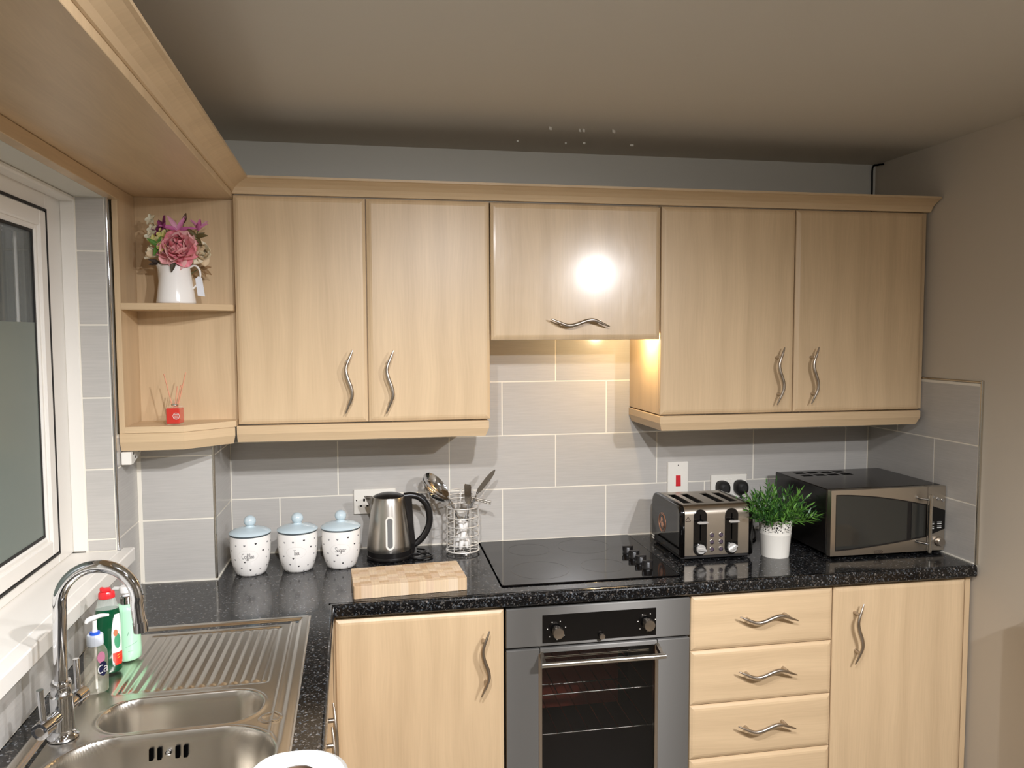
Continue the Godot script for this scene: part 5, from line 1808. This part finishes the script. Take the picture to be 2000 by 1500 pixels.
	part("collar", Sh.new().lathe([Vector2(0, 0.131), Vector2(0.0135, 0.131), Vector2(0.0135, 0.15), Vector2(0.012, 0.1515), Vector2(0, 0.1515)], 28), M.chrome, t)
	var ph = Sh.new()
	ph.lathe([Vector2(0, 0.1515), Vector2(0.0085, 0.1515), Vector2(0.0085, 0.158), Vector2(0.0135, 0.16), Vector2(0.0135, 0.172), Vector2(0.012, 0.174), Vector2(0, 0.174)], 24)
	ph.tube([Vector3(0, 0.167, 0), Vector3(-0.028, 0.166, -0.01), Vector3(-0.034, 0.16, -0.012)], [0.0055, 0.005, 0.004], 10)
	part("pump", ph, wh, t)
	var rm = func(y): return lerp(0.0298, 0.0285, y / 0.08)
	var gr = Sh.new()
	var lp = []
	for k in 9: lp.append(Vector3(sin(0.1 + 0.12 * k) * 0.0293, 0.034 + 0.0012 * k, cos(0.1 + 0.12 * k) * 0.0293))
	gr.tube(lp, 0.0004, 5)
	for k in 4:
		var a = 0.3 + 0.1 * k
		gr.tube([Vector3(sin(a) * 0.0297, 0.024, cos(a) * 0.0297), Vector3(sin(a + 0.07) * 0.0297, 0.0245, cos(a + 0.07) * 0.0297)], 0.0004, 5)
	gr.tube([Vector3(sin(0.3) * 0.029, 0.062, cos(0.3) * 0.029), Vector3(sin(0.36) * 0.029, 0.07, cos(0.36) * 0.029)], 0.0005, 5)
	part("print", gr, mat(c8(90, 130, 110), 0.4), t)

func kitchen_roll():
	var c = Vector3(0.2345, T + 0.0005, 1.905)
	var t = thing("kitchen_roll", "white kitchen roll standing on its end in the near foreground", "kitchen roll", c)
	var paper = mat(c8(206, 204, 200), 0.9, 0.0, 0.2)
	var h = 0.256
	var out = []
	var inn = []
	for i in 48:
		var a = TAU * i / 48
		var w = 0.0022 * sin(2 * a + 0.6) + 0.0012 * sin(5 * a)
		out.append(Vector2(cos(a), sin(a)) * (0.0555 + w))
		inn.append(Vector2(cos(a) * 0.0215, sin(a) * 0.0185))
	var sh = Sh.new()
	var L = func(pl, y): return Sh.lift(pl, y)
	var o2 = Sh.inset(out, 0.0015)
	sh.begin()
	var ls = [L.call(inn, 0.0), L.call(out, 0.0), L.call(out, h - 0.001), L.call(o2, h), L.call(inn, h), L.call(inn, 0.0)]
	sh.loops(ls, [1, 2, 2, 3, 4], false, false)
	sh.done()
	part("roll", sh, paper, t)
	# loose outer sheet
	var lo = Sh.new()
	var pts = []
	for k in 15:
		var a = -2.1 + 2.35 * k / 14.0
		var r = 0.0582 + 0.0035 * pow(k / 14.0, 3)
		pts.append(Vector3(cos(a) * r, 0, sin(a) * r))
	for k in 14:
		lo.quad(pts[k], pts[k + 1], pts[k + 1] + Vector3(0, h - 0.003, 0), pts[k] + Vector3(0, h - 0.003, 0), 1)
	part("loose_sheet", lo, paper, t)
	var tb = Sh.new()
	tb.loops([Sh.lift(inn, 0.001), Sh.lift(inn, h - 0.001)], 1, false, false)
	tb.xf = Transform3D.IDENTITY
	part("tube", tb, mat(c8(150, 124, 100), 0.9), t).scale = Vector3(0.985, 1, 0.985)

# ---- petals: a cupped two-sided leaf from base along d, widening to w, bent back by curl
func petal(sh, base, d, n, ln, w, cup, curl, pw = 0.8, tip = 0.0):
	d = d.normalized()
	n = (n - d * n.dot(d)).normalized()
	var s = d.cross(n)
	var nu = 7
	var nv = 5
	var P = func(i, j, lift):
		var u = i / float(nu)
		var v = j / float(nv) * 2.0 - 1.0
		var half = w * pow(sin(PI * min(0.06 + u * 0.86 + 0.0, 0.999)), pw) * (1.0 - tip * u)
		var x = u * ln
		var up = cup * (v * v - 0.2) * half + curl * u * u * ln + lift + 0.06 * ln * sin(v * 4.0 + u * 5.0) * u * (1.0 - tip)
		return base + d * x + s * v * half + n * up
	for i in nu:
		for j in nv:
			sh.quad(P.call(i, j, 0.0), P.call(i + 1, j, 0.0), P.call(i + 1, j + 1, 0.0), P.call(i, j + 1, 0.0), 1)
			sh.quad(P.call(i, j + 1, -0.0004), P.call(i + 1, j + 1, -0.0004), P.call(i + 1, j, -0.0004), P.call(i, j, -0.0004), 2)
	return sh

func blossom(called, label, at, face, size, rings, cols, group = "", mouth = Vector3(-0.2335, 1.875, 0.388)):
	# rings: [count, tilt from the face axis, length, width, cup, curl, start angle, tip]
	var t = thing(called, label, "flower", at, group)
	face = face.normalized()
	var u = face.cross(Vector3.UP if abs(face.y) < 0.9 else Vector3.RIGHT).normalized()
	var v = face.cross(u)
	var k = 0
	for r in rings:
		for i in r[0]:
			var a = TAU * (i + r[6]) / r[0] + rng.randf_range(-0.12, 0.12)
			var rad = u * cos(a) + v * sin(a)
			var tilt = r[1] + rng.randf_range(-0.1, 0.1)
			var d = face * cos(tilt) + rad * sin(tilt)
			var n = face * sin(tilt) - rad * cos(tilt)
			var sh = petal(Sh.new(), rad * size * 0.05 - face * size * 0.25, d, n, size * r[2] * rng.randf_range(0.9, 1.08), size * r[3], r[4], r[5], 0.7, r[7])
			part("petal", sh, cols[(k + i) % cols.size()], t)
		k += 1
	var b = -face * size * 0.25
	var m = mouth - at + Vector3(rng.randf_range(-0.012, 0.012), -0.04, rng.randf_range(-0.01, 0.01))
	part("stem", Sh.new().tube(smooth([b, b - face * 0.012 + (m - b) * 0.25, m], 4), 0.0014, 6), M.stem, t)
	return t

func shelf_things():
	M.stem = mat(c8(74, 92, 50), 0.5)
	var lit = func(c):
		var m = mat(c, 0.6)
		m.backlight_enabled = true; m.backlight = c * 0.25
		return m
	# jug
	var c = Vector3(-0.2355, 1.777, 0.386)
	var t = thing("jug", "white tapered ceramic jug holding the flowers on the upper open shelf", "jug", c)
	var sh = Sh.new()
	var prof = [Vector2(0, 0.001), Vector2(0.052, 0.0), Vector2(0.0545, 0.002), Vector2(0.0545, 0.006), Vector2(0.049, 0.045), Vector2(0.0435, 0.085), Vector2(0.041, 0.104), Vector2(0.0405, 0.112), Vector2(0.0385, 0.112), Vector2(0.0385, 0.104), Vector2(0.0455, 0.05), Vector2(0.05, 0.006), Vector2(0, 0.006)]
	var lo = []
	for k in prof.size():
		var l = []
		for i in 40:
			var a = TAU * i / 40
			var pull = exp(-pow((a - PI) / 0.45, 2)) * smoothstep(0.085, 0.115, prof[k].y)
			l.append(Vector3(cos(a) * prof[k].x - 0.018 * pull, prof[k].y + 0.012 * pull, sin(a) * prof[k].x))
		if prof[k].x > 0: lo.append(l)
	sh.loops(lo, 1)
	part("body", sh, M.ceramic, t)
	part("handle", Sh.new().tube(smooth([Vector3(0.0395, 0.106, 0.004), Vector3(0.056, 0.112, 0.005), Vector3(0.068, 0.1, 0.006), Vector3(0.07, 0.08, 0.006), Vector3(0.062, 0.058, 0.006), Vector3(0.046, 0.042, 0.004)], 5), 0.005, 10, false, Vector3(0, 0, 1), 0.6), M.ceramic, t)
	# paper tag
	var tg = thing("gift_tag", "small white paper tag hanging on the jug handle", "tag", Vector3(-0.1655, 1.812, 0.396))
	var ts = Sh.new()
	var tp = [Vector2(-0.013, 0.038), Vector2(-0.004, 0.045), Vector2(0.006, 0.04), Vector2(0.0125, -0.014), Vector2(-0.008, -0.0115)]
	var fr = []
	var bk = []
	for q in tp:
		fr.append(Vector3(q.x, q.y, 0.0004 + 0.002 * sin(q.y * 60))); bk.append(Vector3(q.x, q.y, -0.0004 + 0.002 * sin(q.y * 60)))
	ts.loops([bk, fr], -1)
	part("card", ts, mat(c8(226, 228, 232), 0.7), tg)
	part("string", Sh.new().tube([Vector3(-0.002, 0.04, 0), Vector3(0.0, 0.052, 0.002), Vector3(0.001, 0.06, 0)], 0.0005, 5), M.stem, tg)
	# flowers
	var pk = [lit.call(c8(244, 164, 172)), lit.call(c8(248, 184, 186)), lit.call(c8(250, 206, 202)), lit.call(c8(240, 150, 162))]
	blossom("peony", "large pink peony in front of the jug bouquet", Vector3(-0.2165, 1.936, 0.43), Vector3(0.08, 0.25, 1), 0.056, [[9, 1.45, 1.0, 0.5, 0.5, -0.25, 0.0, 0.0], [8, 1.1, 0.95, 0.5, 0.9, 0.1, 0.4, 0.0], [7, 0.75, 0.85, 0.46, 1.1, 0.3, 0.2, 0.0], [6, 0.4, 0.75, 0.4, 1.2, 0.45, 0.6, 0.0], [4, 0.15, 0.65, 0.32, 1.2, 0.3, 0.1, 0.0]], pk)
	var lv = [lit.call(c8(196, 104, 158)), lit.call(c8(208, 128, 172)), lit.call(c8(222, 164, 190))]
	var lily = [[6, 0.95, 1.0, 0.2, 0.5, -0.35, 0.0, 0.55]]
	blossom("lily", "open pink and white lily at the top centre of the bouquet", Vector3(-0.222, 1.995, 0.405), Vector3(0.1, 0.55, 1), 0.048, lily, lv, "pink lilies in the jug")
	blossom("lily", "half-open pink lily at the upper right of the bouquet", Vector3(-0.166, 2.0, 0.395), Vector3(0.15, 1, 0.3), 0.037, [[6, 0.55, 1.0, 0.24, 0.6, -0.2, 0.0, 0.5]], lv, "pink lilies in the jug")
	blossom("lily", "dark magenta lily facing left above the yellow blossoms", Vector3(-0.263, 1.996, 0.402), Vector3(-0.7, 0.4, 0.7), 0.036, [[6, 0.75, 1.0, 0.3, 0.5, -0.2, 0.3, 0.3]], [lit.call(c8(132, 48, 104)), lit.call(c8(150, 66, 118))], "pink lilies in the jug")
	var wc = [lit.call(c8(226, 212, 178)), lit.call(c8(236, 226, 200)), lit.call(c8(220, 196, 160))]
	var rose = [[6, 1.2, 1.0, 0.5, 0.6, -0.15, 0.0, 0.0], [5, 0.8, 0.9, 0.48, 1.0, 0.2, 0.4, 0.0], [4, 0.4, 0.8, 0.4, 1.1, 0.3, 0.2, 0.0]]
	blossom("rose", "cream rose on the right of the pink peony", Vector3(-0.165, 1.928, 0.395), Vector3(0.75, 0.05, 0.7), 0.04, rose, wc, "cream roses in the jug")
	blossom("rose", "cream rosebud with a pink base at the lower left of the bouquet", Vector3(-0.287, 1.919, 0.405), Vector3(-0.95, 0.3, 0.4), 0.036, [[5, 0.6, 1.0, 0.42, 0.7, 0.05, 0.0, 0.2], [4, 0.3, 0.9, 0.35, 1.0, 0.2, 0.3, 0.1]], wc, "cream roses in the jug")
	var yc = [lit.call(c8(214, 206, 126)), lit.call(c8(226, 220, 158))]
	var wl = [lit.call(c8(228, 224, 200)), lit.call(c8(216, 206, 176))]
	var star = [[5, 1.2, 1.0, 0.4, 0.4, -0.1, 0.0, 0.2]]
	for q in [[Vector3(-0.300, 2.022, 0.39), 0, "small white blossom highest on the left of the bouquet"], [Vector3(-0.294, 1.99, 0.4), 0, "small white blossom under the highest one on the left"], [Vector3(-0.262, 1.976, 0.425), 1, "small yellow blossom beside the magenta lily"], [Vector3(-0.252, 1.967, 0.43), 1, "small yellow blossom touching the pink peony petals"], [Vector3(-0.285, 1.958, 0.42), 1, "lowest small yellow blossom on the left of the bouquet"], [Vector3(-0.298, 1.972, 0.405), 0, "small white blossom between white and yellow ones at the left edge"], [Vector3(-0.257, 1.936, 0.44), 1, "small yellow blossom in the green leaves left of the peony"]]:
		blossom("small_blossom", q[2], q[0], Vector3(-0.35, 0.3, 1), 0.0175, star, wl if q[1] == 0 else yc, "small blossoms in the jug")
	# leaf sprays
	for q in [["leaf_spray", "bright green leaves left of the peony in the bouquet", Vector3(-0.272, 1.942, 0.42), [[Vector3(-0.6, 0.5, 0.6), 0.034], [Vector3(0.3, 0.7, 0.5), 0.03], [Vector3(-0.2, -0.7, 0.6), 0.034], [Vector3(0.6, -0.2, 0.6), 0.03]], c8(84, 130, 52)],
		["leaf_spray", "dark leaves with a brown tip behind the right-hand lily", Vector3(-0.172, 1.972, 0.4), [[Vector3(0.8, 0.1, 0.4), 0.034], [Vector3(0.5, -0.7, 0.4), 0.03], [Vector3(-0.5, 0.6, 0.4), 0.03], [Vector3(0.9, 0.5, 0.1), 0.026]], c8(96, 84, 46)],
		["leaf_spray", "single upright dark leaf at the very top of the bouquet", Vector3(-0.207, 2.012, 0.39), [[Vector3(0.2, 1, 0.1), 0.03]], c8(86, 66, 46)],
		["leaf_spray", "dark leaf hanging over the front of the jug rim", Vector3(-0.226, 1.899, 0.432), [[Vector3(-0.25, -1, 0.35), 0.034]], c8(70, 60, 44)],
		["leaf_spray", "brown-tipped sprig drooping right behind the jug handle", Vector3(-0.17, 1.885, 0.36), [[Vector3(0.8, -0.5, 0.1), 0.035], [Vector3(0.9, 0.1, 0.3), 0.03], [Vector3(0.5, -0.9, 0.2), 0.03]], c8(150, 118, 80)],
		["leaf_spray", "dark drooping leaves under the cream rosebud on the left", Vector3(-0.275, 1.895, 0.4), [[Vector3(-1, -0.15, 0.2), 0.03], [Vector3(-0.7, 0.25, 0.3), 0.03]], c8(62, 50, 42)]]:
		var l = thing(q[0], q[1], "leaves", q[2], "leaves in the jug")
		for k in q[3]: part("leaf", petal(Sh.new(), Vector3.ZERO, k[0], Vector3(0.1, 0.2, 1), k[1], k[1] * 0.26, 0.5, -0.25, 0.9, 0.5), lit.call(q[4]), l)
		part("stem", Sh.new().tube([Vector3.ZERO, (Vector3(-0.2335, 1.84, 0.386) - q[2])], 0.0011, 6), M.stem, l)
	# reed diffuser
	c = Vector3(-0.2415, 1.4227, 0.417)
	t = thing("reed_diffuser", "small square glass reed diffuser with red liquid on the lower open shelf", "reed diffuser", c)
	t.rotation.y = -0.12
	var gl = mat(Color(0.95, 0.93, 0.9, 0.03), 0.04); gl.transparency = BaseMaterial3D.TRANSPARENCY_ALPHA
	var h = 0.0205
	var bt = Sh.new()
	bt.loops([Sh.lift(rrect(-h, h, -h, h, 0.004, 3), 0.0003), Sh.lift(rrect(-h, h, -h, h, 0.004, 3), 0.052), Sh.lift(rrect(-h * 0.8, h * 0.8, -h * 0.8, h * 0.8, 0.006, 3), 0.0565), Sh.lift(rrect(-0.0085, 0.0085, -0.0085, 0.0085, 0.008, 3), 0.058), Sh.lift(rrect(-0.0085, 0.0085, -0.0085, 0.0085, 0.008, 3), 0.071)], -1, true, false)
	part("bottle", bt, gl, t)
	var rd = mat(c8(208, 34, 8), 0.1)
	part("liquid", Sh.new().box(Vector3(-h + 0.0015, 0.004, -h + 0.0015), Vector3(h - 0.0015, 0.0495, h - 0.0015), 0.002), rd, t)
	part("neck", Sh.new().lathe([Vector2(0.0105, 0.058), Vector2(0.0105, 0.061), Vector2(0.0085, 0.061)], 20), M.satin, t)
	var badge = Sh.new()
	badge.tube(circle(Vector3(0.0105, 0.027, h + 0.0006), 0.0092, 14, Vector3(0, 0, 1)), 0.0007, 5, true)
	for k in 3: badge.tube([Vector3(0.0045, 0.022 + 0.005 * k, h + 0.0006), Vector3(0.0165, 0.022 + 0.005 * k, h + 0.0006)], 0.0006, 5)
	part("label", badge, M.white, t)
	var reed = mat(c8(214, 150, 118), 0.6)
	for q in [[Vector3(0.004, 0.012, 0.004), Vector3(-0.0265, 0.149, 0.005)], [Vector3(-0.006, 0.012, -0.004), Vector3(0.0165, 0.115, -0.008)], [Vector3(-0.005, 0.012, 0.003), Vector3(0.005, 0.112, -0.012)], [Vector3(-0.004, 0.012, -0.006), Vector3(0.027, 0.152, -0.02)]]:
		part("reed", Sh.new().tube([q[0], q[1]], 0.0017, 7), reed, t)

func behind():
	# things outside the frame that the photograph shows by shadow and reflection
	var t = thing("radiator", "white panel radiator on the wall behind the viewer", "radiator", Vector3(0.5, 0.15, 4.5))
	var sh = Sh.new(t.position)
	sh.box(Vector3(0.0, 0.15, 4.46), Vector3(1.2, 0.75, 4.5), 0.006)
	for k in 22: sh.box(Vector3(0.04 + 0.052 * k, 0.2, 4.452), Vector3(0.065 + 0.052 * k, 0.7, 4.462), 0.004)
	part("panel", sh, M.upvc, t)
	part("pipe", Sh.new(t.position).tube([Vector3(0.05, 0.001, 4.48), Vector3(0.05, 0.16, 4.48)], 0.009, 8).tube([Vector3(1.15, 0.001, 4.48), Vector3(1.15, 0.16, 4.48)], 0.009, 8), M.upvc, t)
	t = thing("folding_chair", "folded chair standing flat against the right wall, just outside the view", "chair", Vector3(2.265, 0, 1.1))
	var bk = []
	for k in 25:
		var z = 0.89 + 0.44 * k / 24.0
		var y = 0.872 + 0.014 * cos(TAU * (k / 24.0 - 0.14) * 2.0)
		bk.append(Vector3(0, y, z))
	var l0 = []
	var l1 = []
	for q in bk:
		l0.append(Vector3(2.245, q.y, q.z)); l1.append(Vector3(2.275, q.y, q.z))
	for q in [[0.13, 1.33], [0.13, 0.89]]:
		l0.append(Vector3(2.245, q[0], q[1])); l1.append(Vector3(2.275, q[0], q[1]))
	part("seat_and_back", Sh.new(t.position).loops([l0, l1], -1), M.wood2, t)
	for z in [0.9, 1.28]:
		part("leg", Sh.new(t.position).box(Vector3(2.25, 0.001, z - 0.015), Vector3(2.275, 0.14, z + 0.015), 0.003), M.wood2, t)
